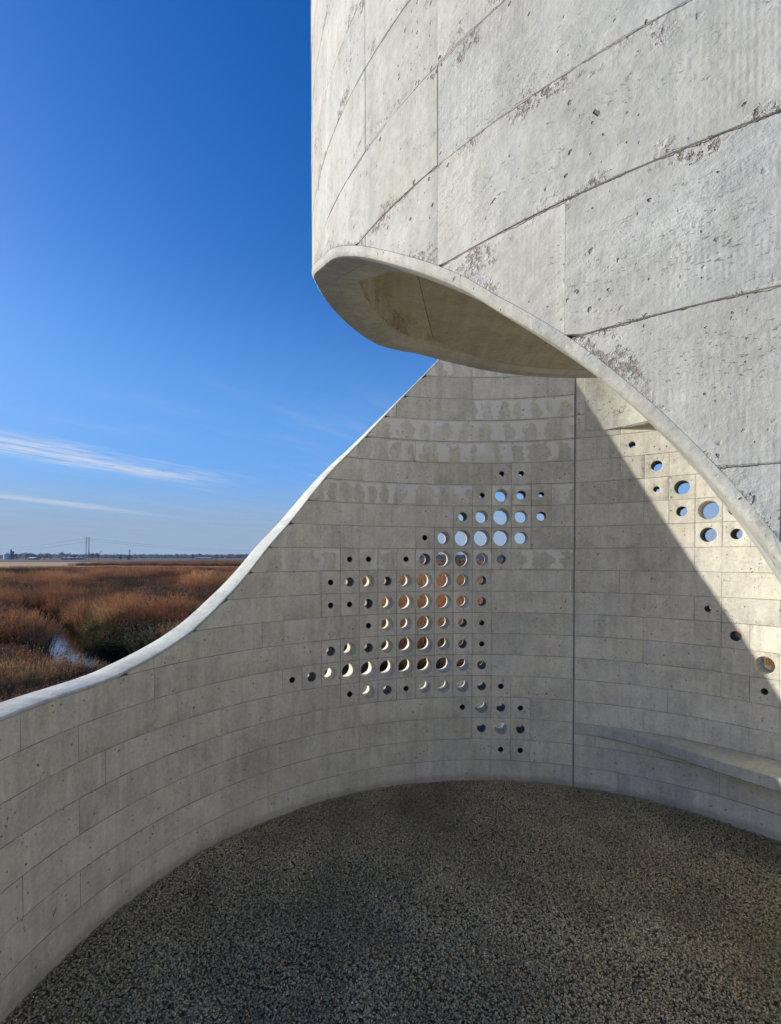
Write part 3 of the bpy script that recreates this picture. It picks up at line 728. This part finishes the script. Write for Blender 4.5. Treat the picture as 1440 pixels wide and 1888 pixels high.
# ------------------------------------------------------------------ scattering through geometry nodes
def scatter(name, variants, pts, label=None):
    """pts: array of x, y, z, scale, rot z, tilt x, tilt y, tone, index"""
    pts = np.asarray(pts, float); me = bpy.data.meshes.new(name)
    me.from_pydata([tuple(p[:3]) for p in pts], [], [])
    def attr(nm, ty, key, arr):
        a = me.attributes.new(nm, ty, 'POINT'); a.data.foreach_set(key, np.ascontiguousarray(arr).ravel())
    attr('scl', 'FLOAT_VECTOR', 'vector', np.repeat(pts[:, 3:4], 3, 1).astype(np.float32))
    attr('rot', 'FLOAT_VECTOR', 'vector', pts[:, [5, 6, 4]].astype(np.float32))
    attr('tone', 'FLOAT', 'value', pts[:, 7].astype(np.float32))
    attr('pick', 'INT', 'value', pts[:, 8].astype(np.int32))
    o = bpy.data.objects.new(name, me); link(o); tag(o, kind='stuff')
    if label: o['label'] = label
    g = bpy.data.node_groups.new(name, 'GeometryNodeTree')
    g.interface.new_socket('Geometry', in_out='INPUT', socket_type='NodeSocketGeometry'); g.interface.new_socket('Geometry', in_out='OUTPUT', socket_type='NodeSocketGeometry')
    N = g.nodes.new; L = g.links.new
    gi, go, ip, jn = N('NodeGroupInput'), N('NodeGroupOutput'), N('GeometryNodeInstanceOnPoints'), N('GeometryNodeJoinGeometry')
    for v in reversed(variants):
        oi = N('GeometryNodeObjectInfo'); oi.inputs['Object'].default_value = v; oi.inputs['As Instance'].default_value = True
        L(oi.outputs['Geometry'], jn.inputs[0])
    def na(nm, ty):
        q = N('GeometryNodeInputNamedAttribute'); q.data_type = ty; q.inputs['Name'].default_value = nm; return q.outputs['Attribute']
    L(gi.outputs[0], ip.inputs['Points']); L(jn.outputs[0], ip.inputs['Instance']); ip.inputs['Pick Instance'].default_value = True
    L(na('pick', 'INT'), ip.inputs['Instance Index'])
    e2r = N('FunctionNodeEulerToRotation'); L(na('rot', 'FLOAT_VECTOR'), e2r.inputs[0]); L(e2r.outputs[0], ip.inputs['Rotation'])
    L(na('scl', 'FLOAT_VECTOR'), ip.inputs['Scale']); L(ip.outputs[0], go.inputs[0])
    md = o.modifiers.new('scatter', 'NODES'); md.node_group = g
    return o
def proto(name, mb, mats):
    return bpy.data.objects.new(name, mb.mesh(name, mats))      # kept out of the scene: only its copies are drawn

# ------------------------------------------------------------------ loose crushed stone
def stone_mat():
    t = NT('crushed_limestone', .9); p = t.pos(); r = t.rnd()
    tn = t.n('ShaderNodeAttribute', attribute_type='INSTANCER', attribute_name='tone').outputs['Fac']
    c = t.ramp(r, [(0, (.26, .23, .15)), (.25, (.38, .33, .215)), (.65, (.48, .415, .262)), (.88, (.56, .478, .29)), (.96, (.60, .45, .22)), (1, (.66, .58, .40))])
    n = t.noise(p, 160, 3, .7)
    c = t.mix(1.0, c, t.gray(t.mul(t.lin(n, .3, .7, .75, 1.25), tn)), 'MULTIPLY')
    return t.done(c, t.bump(n, .0015))
M_stone = stone_mat()
def stone(seed):
    import bmesh
    r = random.Random(seed); bm = bmesh.new(); bmesh.ops.create_icosphere(bm, subdivisions=1, radius=1.0)
    planes = [(Vector((r.gauss(0, 1), r.gauss(0, 1), r.gauss(0, 1))).normalized(), r.uniform(.45, .8)) for _ in range(6)]
    sc = Vector((r.uniform(.85, 1.35), r.uniform(.7, 1.0), r.uniform(.5, .8)))
    for v in bm.verts:
        for n, d in planes:
            k = v.co.dot(n) - d
            if k > 0: v.co -= n * k
        v.co = Vector((v.co.x * sc.x, v.co.y * sc.y, v.co.z * sc.z)) * r.uniform(.92, 1.08)
    mb = MB(); bm.verts.ensure_lookup_table()
    for v in bm.verts: mb.vert(v.co)
    for f in bm.faces: mb.face([v.index for v in f.verts])
    bm.free(); return proto('stone', mb, [M_stone])
stones = [stone(k) for k in range(9)]
pts = []
def bedz(x, y): return .006 * mnoise.noise(Vector((x * 2.2, y * 2.2, 1)))
count = 0
while count < 125000:
    x, y = rng.uniform(-1.5, 2.7), rng.uniform(1.1, 3.72); rr_ = math.hypot(x - CX, y - CY)
    if rr_ > RO - .004: continue
    if abs(x) > y * .83 + .25: continue
    count += 1
    lay = rng.random(); dip = mnoise.noise(Vector((x * 1.7, y * 1.7, 8))) * .5 + mnoise.noise(Vector((x * 5, y * 5, 2))) * .35
    s = rng.uniform(.0037, .0070) * (1.25 if rng.random() < .10 else 1)
    tone = 1.05 + .75 * dip + rng.normal(0, .06)
    pts.append((x, y, bedz(x, y) + lay * .011 + .016 * dip, s, rng.uniform(0, 6.28), rng.uniform(-.9, .9), rng.uniform(-.9, .9), max(.35, tone), rng.integers(0, 9)))
for _ in range(9000):   # thinner cover where the court runs on past the picture
    x, y = rng.uniform(-2.4, 2.4), rng.uniform(-2.2, 1.2)
    if math.hypot(x - CX, y - CY) > RO - .01 and y > .4: continue
    pts.append((x, y, bedz(x, y) + rng.random() * .006, rng.uniform(.006, .011), rng.uniform(0, 6.28), rng.uniform(-.8, .8), rng.uniform(-.8, .8), 1.0, rng.integers(0, 9)))
scatter('gravel', stones, pts)

# ------------------------------------------------------------------ prairie grass
def grass_mat(name, lo, mid, hi, trans=.25):
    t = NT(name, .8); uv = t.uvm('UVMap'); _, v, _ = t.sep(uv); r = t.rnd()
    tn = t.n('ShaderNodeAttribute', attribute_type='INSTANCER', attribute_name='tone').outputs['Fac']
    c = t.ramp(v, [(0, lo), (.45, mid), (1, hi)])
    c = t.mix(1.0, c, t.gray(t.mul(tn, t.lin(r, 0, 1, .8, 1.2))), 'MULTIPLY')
    t.put(t.b.inputs['Base Color'], c)
    tr = t.n('ShaderNodeBsdfTranslucent'); t.t.links.new(c, tr.inputs[0])
    mx = t.n('ShaderNodeMixShader'); mx.inputs[0].default_value = trans
    t.t.links.new(t.b.outputs[0], mx.inputs[1]); t.t.links.new(tr.outputs[0], mx.inputs[2]); t.t.links.new(mx.outputs[0], t.out.inputs['Surface'])
    return t.m
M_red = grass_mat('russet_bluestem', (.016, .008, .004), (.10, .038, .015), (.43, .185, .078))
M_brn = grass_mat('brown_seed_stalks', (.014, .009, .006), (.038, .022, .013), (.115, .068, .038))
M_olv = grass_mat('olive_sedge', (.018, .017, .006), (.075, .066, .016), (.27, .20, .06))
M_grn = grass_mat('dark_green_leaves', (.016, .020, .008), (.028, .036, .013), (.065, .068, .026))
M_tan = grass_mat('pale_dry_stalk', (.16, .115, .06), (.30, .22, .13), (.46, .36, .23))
def tuft(seed, n, h, spread, w, lean, mat, plume=0.0, leaf=0):
    r = random.Random(seed); mb = MB()
    for _ in range(n):
        a = r.uniform(0, 6.283); d = spread * math.sqrt(r.random()) * .5; bx, by = d * math.cos(a), d * math.sin(a)
        hh = h * r.uniform(.6, 1.1); la = a + r.gauss(0, .9); ln = lean * r.uniform(.2, 1.3) * hh; wa = r.uniform(0, 3.14)
        wx, wy = math.cos(wa) * w * .5, math.sin(wa) * w * .5; prev = None
        for k in range(4):
            s = k / 3; x, y, z = bx + math.cos(la) * ln * s ** 1.8, by + math.sin(la) * ln * s ** 1.8, hh * s * (1 - .12 * s)
            ww = (1 - s * .75) if plume == 0 else (1 - s * .5)
            row = (mb.vert((x - wx * ww, y - wy * ww, z), (0, s)), mb.vert((x + wx * ww, y + wy * ww, z), (1, s)))
            if prev: mb.face((prev[0], prev[1], row[1], row[0]))
            prev = row
        tip = Vector((bx + math.cos(la) * ln, by + math.sin(la) * ln, hh * .88))
        for q in range(int(plume)):          # feathery seed head
            c = tip - Vector((0, 0, r.uniform(0, .28) * hh)) + Vector((r.gauss(0, .02), r.gauss(0, .02), 0)) * (h / 1.2)
            dv = Vector((r.gauss(0, 1), r.gauss(0, 1), r.uniform(.4, 1.6))).normalized() * r.uniform(.04, .10) * h / 1.2; pv = dv.orthogonal().normalized() * w * .45
            i = [mb.vert(c - pv, (0, .8)), mb.vert(c + pv, (0, .8)), mb.vert(c + dv, (0, 1))]; mb.face(i)
        for q in range(leaf):
            s = r.uniform(.2, 1.0); c = Vector((bx + math.cos(la) * ln * s ** 1.8, by + math.sin(la) * ln * s ** 1.8, hh * s))
            dv = Vector((r.gauss(0, 1), r.gauss(0, 1), r.gauss(.1, .6))).normalized() * r.uniform(.03, .075); pv = dv.cross(Vector((r.gauss(0, 1), r.gauss(0, 1), r.gauss(0, 1)))).normalized() * r.uniform(.008, .02)
            i = [mb.vert(c, (0, s)), mb.vert(c + dv * .5 + pv, (0, s)), mb.vert(c + dv, (0, min(1, s + .2))), mb.vert(c + dv * .5 - pv, (0, s))]; mb.face(i)
    return proto('tuft', mb, [mat])
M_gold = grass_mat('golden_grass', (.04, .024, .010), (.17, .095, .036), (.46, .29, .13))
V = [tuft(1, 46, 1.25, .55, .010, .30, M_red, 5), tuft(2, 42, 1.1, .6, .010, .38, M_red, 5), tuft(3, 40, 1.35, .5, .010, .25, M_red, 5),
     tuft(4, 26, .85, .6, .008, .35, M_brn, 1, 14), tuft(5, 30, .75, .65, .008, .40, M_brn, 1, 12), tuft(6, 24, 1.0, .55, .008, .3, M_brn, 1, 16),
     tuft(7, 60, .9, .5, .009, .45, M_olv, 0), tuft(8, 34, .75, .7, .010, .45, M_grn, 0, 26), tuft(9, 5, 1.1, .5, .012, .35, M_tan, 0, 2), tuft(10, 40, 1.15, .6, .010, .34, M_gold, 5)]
def blob(x, y, cx, cy, rx, ry): return max(0.0, 1 - ((x - cx) / rx) ** 2 - ((y - cy) / ry) ** 2)
def px2xy(px, py, z):
    dz = (1028 - py) / F_PX; d = (z - CAM_H) / dz; return ((px - 720) / F_PX * d, d)
TUSS = [(px2xy(28, 1200, -1.45), 1.8, 3.0), (px2xy(5, 1125, -1.2), 3.4, 4.5), (px2xy(180, 1158, -1.4), 2.4, 3.2), (px2xy(285, 1168, -1.3), 1.6, 2.0), (px2xy(400, 1085, -1.2), 5, 7), (px2xy(40, 1078, -1.2), 8, 6), (px2xy(100, 1084, -1.2), 3, 5), (px2xy(290, 1068, -1.2), 9, 9), (px2xy(390, 1060, -1.2), 12, 10)]
OLIV = [(px2xy(255, 1145, -1.35), 2.0, 2.4), (px2xy(150, 1165, -1.4), 1.2, 1.6), (px2xy(270, 1095, -1.3), 3.5, 3), (px2xy(195, 1180, -1.45), 1.2, 1.5)]
GREEN = [(px2xy(240, 1190, -1.3), 1.3, 1.4), (px2xy(285, 1185, -1.2), 1.2, 1.3), (px2xy(150, 1180, -1.45), .9, 1.2)]
def kind_at(x, y):
    n = mnoise.noise(Vector((x * .16, y * .11, 2))) + .5 * mnoise.noise(Vector((x * .5, y * .35, 9)))
    for (c, rx, ry) in GREEN:
        if blob(x, y, c[0], c[1], rx, ry) > .15: return 'green', 1
    for (c, rx, ry) in OLIV:
        if blob(x, y, c[0], c[1], rx, ry) > .15: return 'olive', 1
    b = max(blob(x, y, c[0], c[1], rx, ry) for c, rx, ry in TUSS)
    if b > .08: return 'red', .9 + .35 * b
    if x > -.22 * y: return ('red', .95) if n > -.35 else ('brown', 1)
    if n > .18: return 'red', .85
    return 'brown', 1
pts = []
def put(x, y, near):
    d = stream_d(x, y) if y < 90 else 9
    if d < (.92 if y > 14.5 else .8) + .3 * mnoise.noise(Vector((x, y, 5))): return
    z = ground_z(x, y); r = math.hypot(x - CX, y - CY)
    k, g = kind_at(x, y); grow = min(1, max(.42, (r - 5.5) / 9))
    # keep the water in view: only low growth between it and the wall
    if r < 12.2 and x < 1: grow = min(grow, .55); k = 'brown' if k == 'red' else k
    cl = mnoise.noise(Vector((x * .50, y * .34, 6))) + .4 * mnoise.noise(Vector((x * 1.3, y * .9, 1)))
    g *= 1 + .38 * cl
    if 12.2 < y < 15.8 and d < 2.8 and x < -4: grow = min(grow, .38)
    if k == 'red': i = int(rng.integers(0, 3)); s = rng.uniform(.85, 1.15) * g
    elif k == 'brown': i = int(rng.choice([3, 4, 5, 5, 1], p=[.3, .3, .2, .1, .1])); s = rng.uniform(.8, 1.2)
    elif k == 'olive': i = 6 if rng.random() < .8 else 3; s = rng.uniform(.8, 1.15)
    else: i = 7 if rng.random() < .85 else 3; s = rng.uniform(.8, 1.2)
    if k == 'red' and mnoise.noise(Vector((x * .33, y * .22, 12))) + rng.normal(0, .15) > .22: i = 9
    if rng.random() < .045 and r > 6.5: i = 8
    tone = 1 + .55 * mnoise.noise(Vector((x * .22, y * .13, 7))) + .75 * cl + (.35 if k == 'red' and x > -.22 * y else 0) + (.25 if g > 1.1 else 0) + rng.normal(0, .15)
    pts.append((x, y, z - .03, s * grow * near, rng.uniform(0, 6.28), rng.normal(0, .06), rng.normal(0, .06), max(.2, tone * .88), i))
def sector(n, a0, a1, r0, r1, near=1.0, rmin=0):
    for _ in range(n):
        a = R_(rng.uniform(a0, a1)); r = math.sqrt(rng.uniform(r0 * r0, r1 * r1)); x, y = r * math.sin(a), r * math.cos(a)
        if math.hypot(x - CX, y - CY) < apron(x, y) + .4: continue
        put(x, y, near)
sector(3200, -62, -12, 5, 14); sector(7500, -48, -12, 12, 32); sector(9000, -46, -12, 32, 80, 1.1)
sector(2200, -12, 50, 5, 14); sector(3000, -12, 50, 14, 34, 1.1); sector(3500, -12, 50, 34, 80, 1.3)
sector(700, -62, -48, 12, 60, 1.2)
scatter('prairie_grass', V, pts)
# far stands of the same grass, broad clumps
FV = [tuft(21, 70, 1.35, 2.2, .035, .2, M_red, 2), tuft(22, 70, 1.25, 2.4, .035, .25, M_red, 2), tuft(23, 60, 1.1, 2.4, .035, .25, M_brn, 2)]
pts = []
def farput(x, y, s, i, tone): pts.append((x, y, -1.5, s, rng.uniform(0, 6.28), 0, 0, tone, i))
for _ in range(5200):
    y = rng.uniform(72, 128); x = rng.uniform(-.86, .75) * y
    if y > 108 + .0 * x + (0 if x < -85 else 14) + (10 if x > -40 else 0): continue
    if blob(x, y, -52, 78, 5, 7) > 0: continue
    n = mnoise.noise(Vector((x * .06, y * .06, 2))); i = int(rng.integers(0, 2)) if n > -.05 else 2
    farput(x, y, rng.uniform(.75, 1.1), i, 1 + .6 * n + rng.normal(0, .15))
for _ in range(3600):    # stand beyond the mown strip
    y = rng.uniform(168, 250); x = rng.uniform(-.80, .6) * y
    if y < 186 - .12 * (x + 100) * (1 if x > -100 else 0) * .8: continue
    if x < -118 - (y - 190) * .15: continue
    farput(x, y, rng.uniform(.9, 1.25), int(rng.integers(0, 2)) if rng.random() < .8 else 2, 1 + rng.normal(0, .12))
for _ in range(2600):
    y = rng.uniform(250, 420); x = rng.uniform(-.80, .5) * y
    if x < -118 - (y - 190) * .25: continue
    farput(x, y, rng.uniform(.7, 1.0), int(rng.integers(0, 3)), 1 + rng.normal(0, .12))
scatter('distant_grass', FV, pts)

# ------------------------------------------------------------------ trees on the plain
def bark(name, c):
    t = NT(name, .95); p = t.pos(); n = t.noise(t.vmul(p, (3, 3, .6)), 2, 4, .7)
    return t.done(t.mix(n, tuple(v * .7 for v in c), tuple(v * 1.3 for v in c)), t.bump(n, .05))
M_bark = bark('grey_bark', (.10, .085, .07))
def leafmat(name, c):
    t = NT(name, .9); p = t.pos(); n = t.noise(p, .9, 4, .7)
    return t.done(t.mix(t.ss(n, .35, .65), tuple(v * .65 for v in c), tuple(v * 1.35 for v in c)))
LM = {'cedar': leafmat('cedar_needles', (.030, .042, .024)), 'rust': leafmat('rust_leaves', (.13, .060, .035)), 'brown': leafmat('brown_leaves', (.11, .08, .048)), 'bare': leafmat('bare_twigs', (.115, .098, .082)), 'olive': leafmat('olive_leaves', (.08, .075, .035))}
def tree_meshes(seed, kind):
    r = random.Random(seed); tb = MB(); tips = []
    th = .25 if kind == 'cedar' else .32
    tb.tube((0, 0, -.1), (0, 0, th), .035, .027, 7); tb.tube((0, 0, th), (.01, .01, .8), .027, .008, 6)
    for _ in range(11):
        a = r.uniform(0, 6.283); z = r.uniform(th * .8, .75); ln = r.uniform(.16, .36); e = Vector((math.cos(a) * ln, math.sin(a) * ln, z + r.uniform(.08, .28)))
        tb.tube((0, 0, z), e, .013, .004, 5); tips.append(e)
        for _ in range(3):
            a2 = a + r.gauss(0, .8); f = e + Vector((math.cos(a2) * .12, math.sin(a2) * .12, r.uniform(.0, .14))); tb.tube(e * .7 + Vector((0, 0, z)) * .3, f, .006, .002, 4); tips.append(f)
    cb = MB(); clumps = []
    for _ in range(26 if kind != 'cedar' else 34):
        if kind == 'cedar':
            z = r.uniform(.08, .95); rad = .30 * (1 - z) ** .6 + .05; a = r.uniform(0, 6.283); d = rad * math.sqrt(r.random()); c = Vector((d * math.cos(a), d * math.sin(a), z)); s = .09
        else:
            c = r.choice(tips) * .92 + Vector((r.gauss(0, .05), r.gauss(0, .05), r.gauss(0, .04))); s = r.uniform(.06, .13)
        clumps.append((c, s))
    nl = 10 if kind == 'bare' else 22
    for c, s in clumps:
        for _ in range(nl):
            q = c + Vector((r.gauss(0, 1), r.gauss(0, 1), r.gauss(0, .8))) * s * .55
            u = Vector((r.gauss(0, 1), r.gauss(0, 1), r.gauss(0, 1))).normalized(); w = u.orthogonal().normalized(); k = r.uniform(.018, .04)
            if kind == 'bare': ia = [cb.vert(q - u * k * 1.6), cb.vert(q + w * k * .22), cb.vert(q + u * k * 1.6), cb.vert(q - w * k * .22)]
            else: ia = [cb.vert(q - u * k), cb.vert(q + w * k * .7), cb.vert(q + u * k), cb.vert(q - w * k * .7)]
            cb.face(ia)
    return tb.mesh('trunk', [M_bark]), cb.mesh('crown', [LM[kind]])
cache = {}
def tree(kind, seed, x, y, h, w, label, name, group):
    if (kind, seed) not in cache: cache[(kind, seed)] = tree_meshes(seed, kind)
    tm, cm = cache[(kind, seed)]
    o = thing(name, label, 'tree', (x, y, -1.5), group); o.scale = (w, w, h); o.rotation_euler = (0, 0, (x * 7.3) % 6.28)
    link(bpy.data.objects.new('trunk', tm), o); link(bpy.data.objects.new('crown', cm), o); return o
def far(px, Y): return (px - 720) / F_PX * Y
G = 'trees along the horizon'
for px, Y, hp, wp, kind, sd, lab in [
    (48, 700, 11, 17, 'rust', 1, 'reddish broad tree on the horizon just beside the grain bins'),
    (31, 760, 9, 13, 'brown', 2, 'low brown tree touching the grain elevator tower'),
    (66, 690, 8, 18, 'cedar', 3, 'dark low spreading tree around the white shed roof'),
    (82, 720, 10, 13, 'rust', 4, 'rust coloured rounded tree between white shed and long pale barn'),
    (93, 740, 10, 13, 'bare', 5, 'pale bare tree standing against the rust coloured rounded tree'),
    (122, 710, 11, 15, 'olive', 6, 'dark olive tree at the near end of the long pale barn'),
    (138, 730, 9, 12, 'brown', 7, 'brown thin tree behind the middle of the long pale barn'),
    (152, 720, 9, 12, 'bare', 8, 'bare grey tree just left of the twin power poles'),
    (171, 700, 11, 13, 'brown', 9, 'brown tree immediately right of the twin power poles'),
    (182, 690, 12, 12, 'olive', 10, 'tallest leafy tree right of the twin power poles'),
    (209, 700, 10, 13, 'bare', 11, 'leaning bare tree alone between power poles and lattice pylon'),
    (222, 650, 7, 7, 'cedar', 12, 'small dark cedar left of the lattice pylon'),
    (237.5, 640, 8, 11, 'cedar', 13, 'rounded dark cedar directly below the lattice pylon'),
    (266, 660, 5.5, 7, 'brown', 14, 'small brown bush right of the lattice pylon'),
    (355.5, 900, 7.5, 6.5, 'cedar', 15, 'dark conical cedar standing above the low far building'),
    (399, 900, 6, 6, 'cedar', 16, 'last dark cedar on the horizon before the rising rim')]:
    tree(kind, sd, far(px, Y), Y, hp / F_PX * Y * 1.25, wp / F_PX * Y * 1.45, lab, {'cedar': 'cedar_tree', 'bare': 'bare_tree'}.get(kind, 'broadleaf_tree'), G)
# a grove glimpsed through one row of holes
glabs = ['bare tree glimpsed through the pierced wall, first of the grove', 'leafless grey tree in the grove behind the pierced wall, second along', 'third bare grey tree of the grove seen through the holes', 'slender bare tree in the middle of the grove behind the holes',
         'fifth bare tree of the grove behind the wall', 'broad bare tree near the end of the grove behind the holes', 'bare tree at the far end of the grove behind the pierced wall', 'last thin bare tree of the grove behind the pierced wall']
for i, lab in enumerate(glabs):
    px = 790 + i * 21 + rng.uniform(-6, 6); Y = 95 + rng.uniform(-10, 25)
    tree('bare', 20 + i % 4, far(px, Y), Y, rng.uniform(4.1, 4.9), rng.uniform(4.5, 6), lab, 'bare_tree', 'bare trees in the grove behind the wall')

# wooded ridge far off: one mass
M_wood = leafmat('far_wood_leaves', (.055, .052, .042))
mb = MB(); r = random.Random(3)
ico = [(0, 0, 1)] + [(.894 * math.cos(k * 1.2566), .894 * math.sin(k * 1.2566), .447) for k in range(5)] + [(.894 * math.cos(k * 1.2566 + .628), .894 * math.sin(k * 1.2566 + .628), -.447) for k in range(5)]
icf = [(0, 1 + k, 1 + (k + 1) % 5) for k in range(5)] + [(1 + k, 6 + k, 1 + (k + 1) % 5) for k in range(5)] + [(1 + (k + 1) % 5, 6 + k, 6 + (k + 1) % 5) for k in range(5)]
for _ in range(5200):
    Y = r.uniform(1900, 2500); X = r.uniform(-.9, .8) * Y
    hgt = 13 + 5 * mnoise.noise(Vector((X * .004, 1, 1))) + 3 * mnoise.noise(Vector((X * .02, 2, 1))); w = r.uniform(5, 10); z = r.uniform(1, hgt) - 1
    i = [mb.vert((X + a * w, Y + b * w, z + c * w * .6 - .5)) for a, b, c in ico]
    for f in icf: mb.face([i[k] for k in f], 0, True)
tag(mb.build('far_woods', [M_wood]), kind='stuff')

# ------------------------------------------------------------------ farm, poles and wires
def plain(name, c, rough=.6, metal=0.0):
    t = NT(name, rough); t.b.inputs['Metallic'].default_value = metal; p = t.pos(); n = t.noise(p, .5, 3)
    return t.done(t.mix(n, tuple(v * .85 for v in c), tuple(min(1, v * 1.12) for v in c)))
M_galv = plain('galvanised_sheet', (.55, .57, .60), .5, .2); M_roof = plain('pale_metal_roof', (.62, .63, .64), .5); M_dk = plain('dark_steel', (.10, .11, .13), .6); M_wallb = plain('weathered_barn_siding', (.26, .24, .23), .8)
M_pole = plain('grey_pole_steel', (.20, .20, .21), .6); M_wire = plain('wire', (.12, .12, .13), .5)
GZ = -1.48
def bin_(x, y, r, h, label):
    o = thing('grain_bin', label, 'grain bin', (x, y, GZ), 'grain bins of the far farm')
    b = MB(); b.tube((0, 0, 0), (0, 0, h), r, r, 24); b.build('bin_wall', [M_galv], o)
    for k in range(1, 6):
        b = MB(); b.tube((0, 0, h * k / 6 - .12), (0, 0, h * k / 6 + .12), r + .08, r + .08, 24); b.build('stiffener_ring', [M_galv], o)
    b = MB(); b.tube((0, 0, h), (0, 0, h + r * .5), r + .3, .5, 24); b.build('roof', [M_roof], o); return o
Y = 800
bin_(far(12.8, Y), Y, 4.6, 8.6, 'large pale grain bin with conical roof beside the elevator tower')
bin_(far(4.2, Y) - 1, Y + 30, 3.6, 7.6, 'smaller grain bin partly hidden at the very edge of the farm')
o = thing('grain_elevator', 'dark slim grain elevator tower rising beside the large grain bin', 'elevator', (far(22.5, Y), Y, GZ))
b = MB(); b.box((-1.7, -1.5, 0), (1.7, 1.5, 13.0)); b.build('leg_casing', [M_dk], o)
b = MB(); b.box((-1.9, -1.7, 10.6), (2.3, 1.7, 12.6)); b.build('head_platform', [M_dk], o)
b = MB(); b.box((-2.1, -.8, 13.0), (-.9, .8, 16.0)); b.build('head_house', [M_dk], o)
b = MB(); b.tube((-1.2, 0, 13.4), (-7.6, 0, 10.3), .28, .28, 8); b.build('spout', [M_galv], o)
def barn(px, Y, w, d, h, rh, label, name='barn'):
    o = thing(name, label, 'barn', (far(px, Y), Y, GZ)); b = MB(); b.box((-w / 2, -d / 2, 0), (w / 2, d / 2, h)); b.build('wall', [M_wallb], o)
    b = MB(); e = .4; v = [b.vert(p) for p in ((-w/2-e, -d/2-e, h), (w/2+e, -d/2-e, h), (w/2+e, d/2+e, h), (-w/2-e, d/2+e, h), (-w/2-e, 0, h+rh), (w/2+e, 0, h+rh))]
    for f in ((0, 1, 5, 4), (2, 3, 4, 5), (0, 4, 3), (1, 2, 5), (3, 2, 1, 0)): b.face([v[k] for k in f])
    b.build('roof', [M_roof], o)
    for k in (-.25, .22):
        b = MB(); b.box((w * k - 1.3, -d / 2 - .06, .02), (w * k + 1.3, -d / 2 - .004, h * .75)); b.build('door', [M_dk], o)
    return o
barn(61.5, 680, 8, 9, 2.2, 1.5, 'small white roofed shed half hidden by the dark low tree', 'farm_shed')
barn(131, 740, 22, 12, 2.6, 1.4, 'long pale roofed barn on the horizon left of the power poles')
barn(147, 760, 9, 9, 2.2, 1.2, 'short pale roofed barn next to the twin power poles')
barn(377, 905, 26, 10, 2.2, .8, 'long low grey farm building between the two far cedars', 'farm_building')
def pole(px, Y, h, lean, label):
    o = thing('power_pole', label, 'power pole', (far(px, Y), Y, GZ), 'twin power poles')
    b = MB(); b.tube((0, 0, 0), (lean, 0, h), .42, .30, 10); b.build('shaft', [M_pole], o)
    for k, z in enumerate((h - 1.2, h - 3.6, h - 6.0)):
        s = 1 if k % 2 else -1
        b = MB(); b.tube((lean * z / h, 0, z), (lean * z / h + s * 1.9, 0, z + .25), .13, .09, 6); a_ = b.build('arm', [M_pole], o)
        b = MB(); b.tube((lean * z / h + s * 1.9, 0, z + .2), (lean * z / h + s * 1.9, 0, z - .7), .12, .12, 6); b.build('insulator', [M_dk], a_)
    return o
PY = 526; PH = 24.6
pole(158.4, PY, PH, .6, 'slightly shorter looking tall pole standing nearer the grain bins')
pole(163.6, PY, PH, .6, 'tall slim pole standing nearer the lattice pylon')
def wire(p, q, sag, label):
    b = MB(); prev = None; n = 24; p = Vector(p); q = Vector(q)
    for k in range(n):
        s0, s1 = k / n, (k + 1) / n
        a = p.lerp(q, s0) - Vector((0, 0, 4 * sag * s0 * (1 - s0))); c = p.lerp(q, s1) - Vector((0, 0, 4 * sag * s1 * (1 - s1)))
        b.tube(a, c, .085, .085, 4, cap=False)
    o = b.build('power_line', [M_wire]); return tag(o, label, 'power line', 'power lines')
xl, xr = far(158.4, PY) + .6, far(163.6, PY) + .6
wire((xl - 1.9, PY, GZ + PH - 1.9), (-640, 640, 13.0), 8, 'uppermost wire sagging from the twin poles towards the grain bins')
wire((xl + 1.9, PY, GZ + PH - 4.3), (-640, 640, 9.0), 8, 'lower wire sagging from the twin poles towards the grain bins')
wire((xr - 1.9, PY, GZ + PH - 1.9), (-40, 900, 15.0), 8, 'uppermost wire running from the twin poles over the lattice pylon')
wire((xr + 1.9, PY, GZ + PH - 4.3), (-40, 900, 11.5), 8, 'lower wire running from the twin poles past the lattice pylon')
o = thing('lattice_pylon', 'faint steel lattice pylon above the rounded dark cedar', 'pylon', (far(239, 1000), 1000, GZ))
H_ = 18.5
for sx in (-1, 1):
    for sy in (-1, 1):
        b = MB(); b.tube((sx * 1.9, sy * 1.9, 0), (sx * .7, sy * .7, H_), .14, .12, 5); b.build('leg', [M_pole], o)
b = MB()
for k in range(6):
    z0, z1 = H_ * k / 6, H_ * (k + 1) / 6; w0, w1 = 1.9 - 1.2 * k / 6, 1.9 - 1.2 * (k + 1) / 6
    for s in (-1, 1):
        b.tube((-w0, s * w0, z0), (w1, s * w1, z1), .08, .08, 4); b.tube((w0, s * w0, z0), (-w1, s * w1, z1), .08, .08, 4)
        b.tube((s * w0, -w0, z0), (s * w1, w1, z1), .08, .08, 4)
b.build('bracing', [M_pole], o)
for z in (H_ - .5, H_ - 3.2):
    b = MB(); b.tube((-3.2, 0, z), (3.2, 0, z), .15, .15, 5); b.build('arm', [M_pole], o)

# ------------------------------------------------------------------ air
hz = NT('thin_haze_air'); hz.t.nodes.remove(hz.b)
pv = hz.t.nodes.new('ShaderNodeVolumePrincipled'); pv.inputs['Color'].default_value = (.62, .74, .95, 1); pv.inputs['Density'].default_value = 0.9e-4; pv.inputs['Anisotropy'].default_value = .2
hz.t.links.new(pv.outputs[0], hz.out.inputs['Volume'])
mb = MB(); mb.box((-2700, -60, -3.2), (2600, 2700, 30))
HAZE_ON=True
if HAZE_ON: tag(mb.build('haze', [hz.m]), kind='stuff')
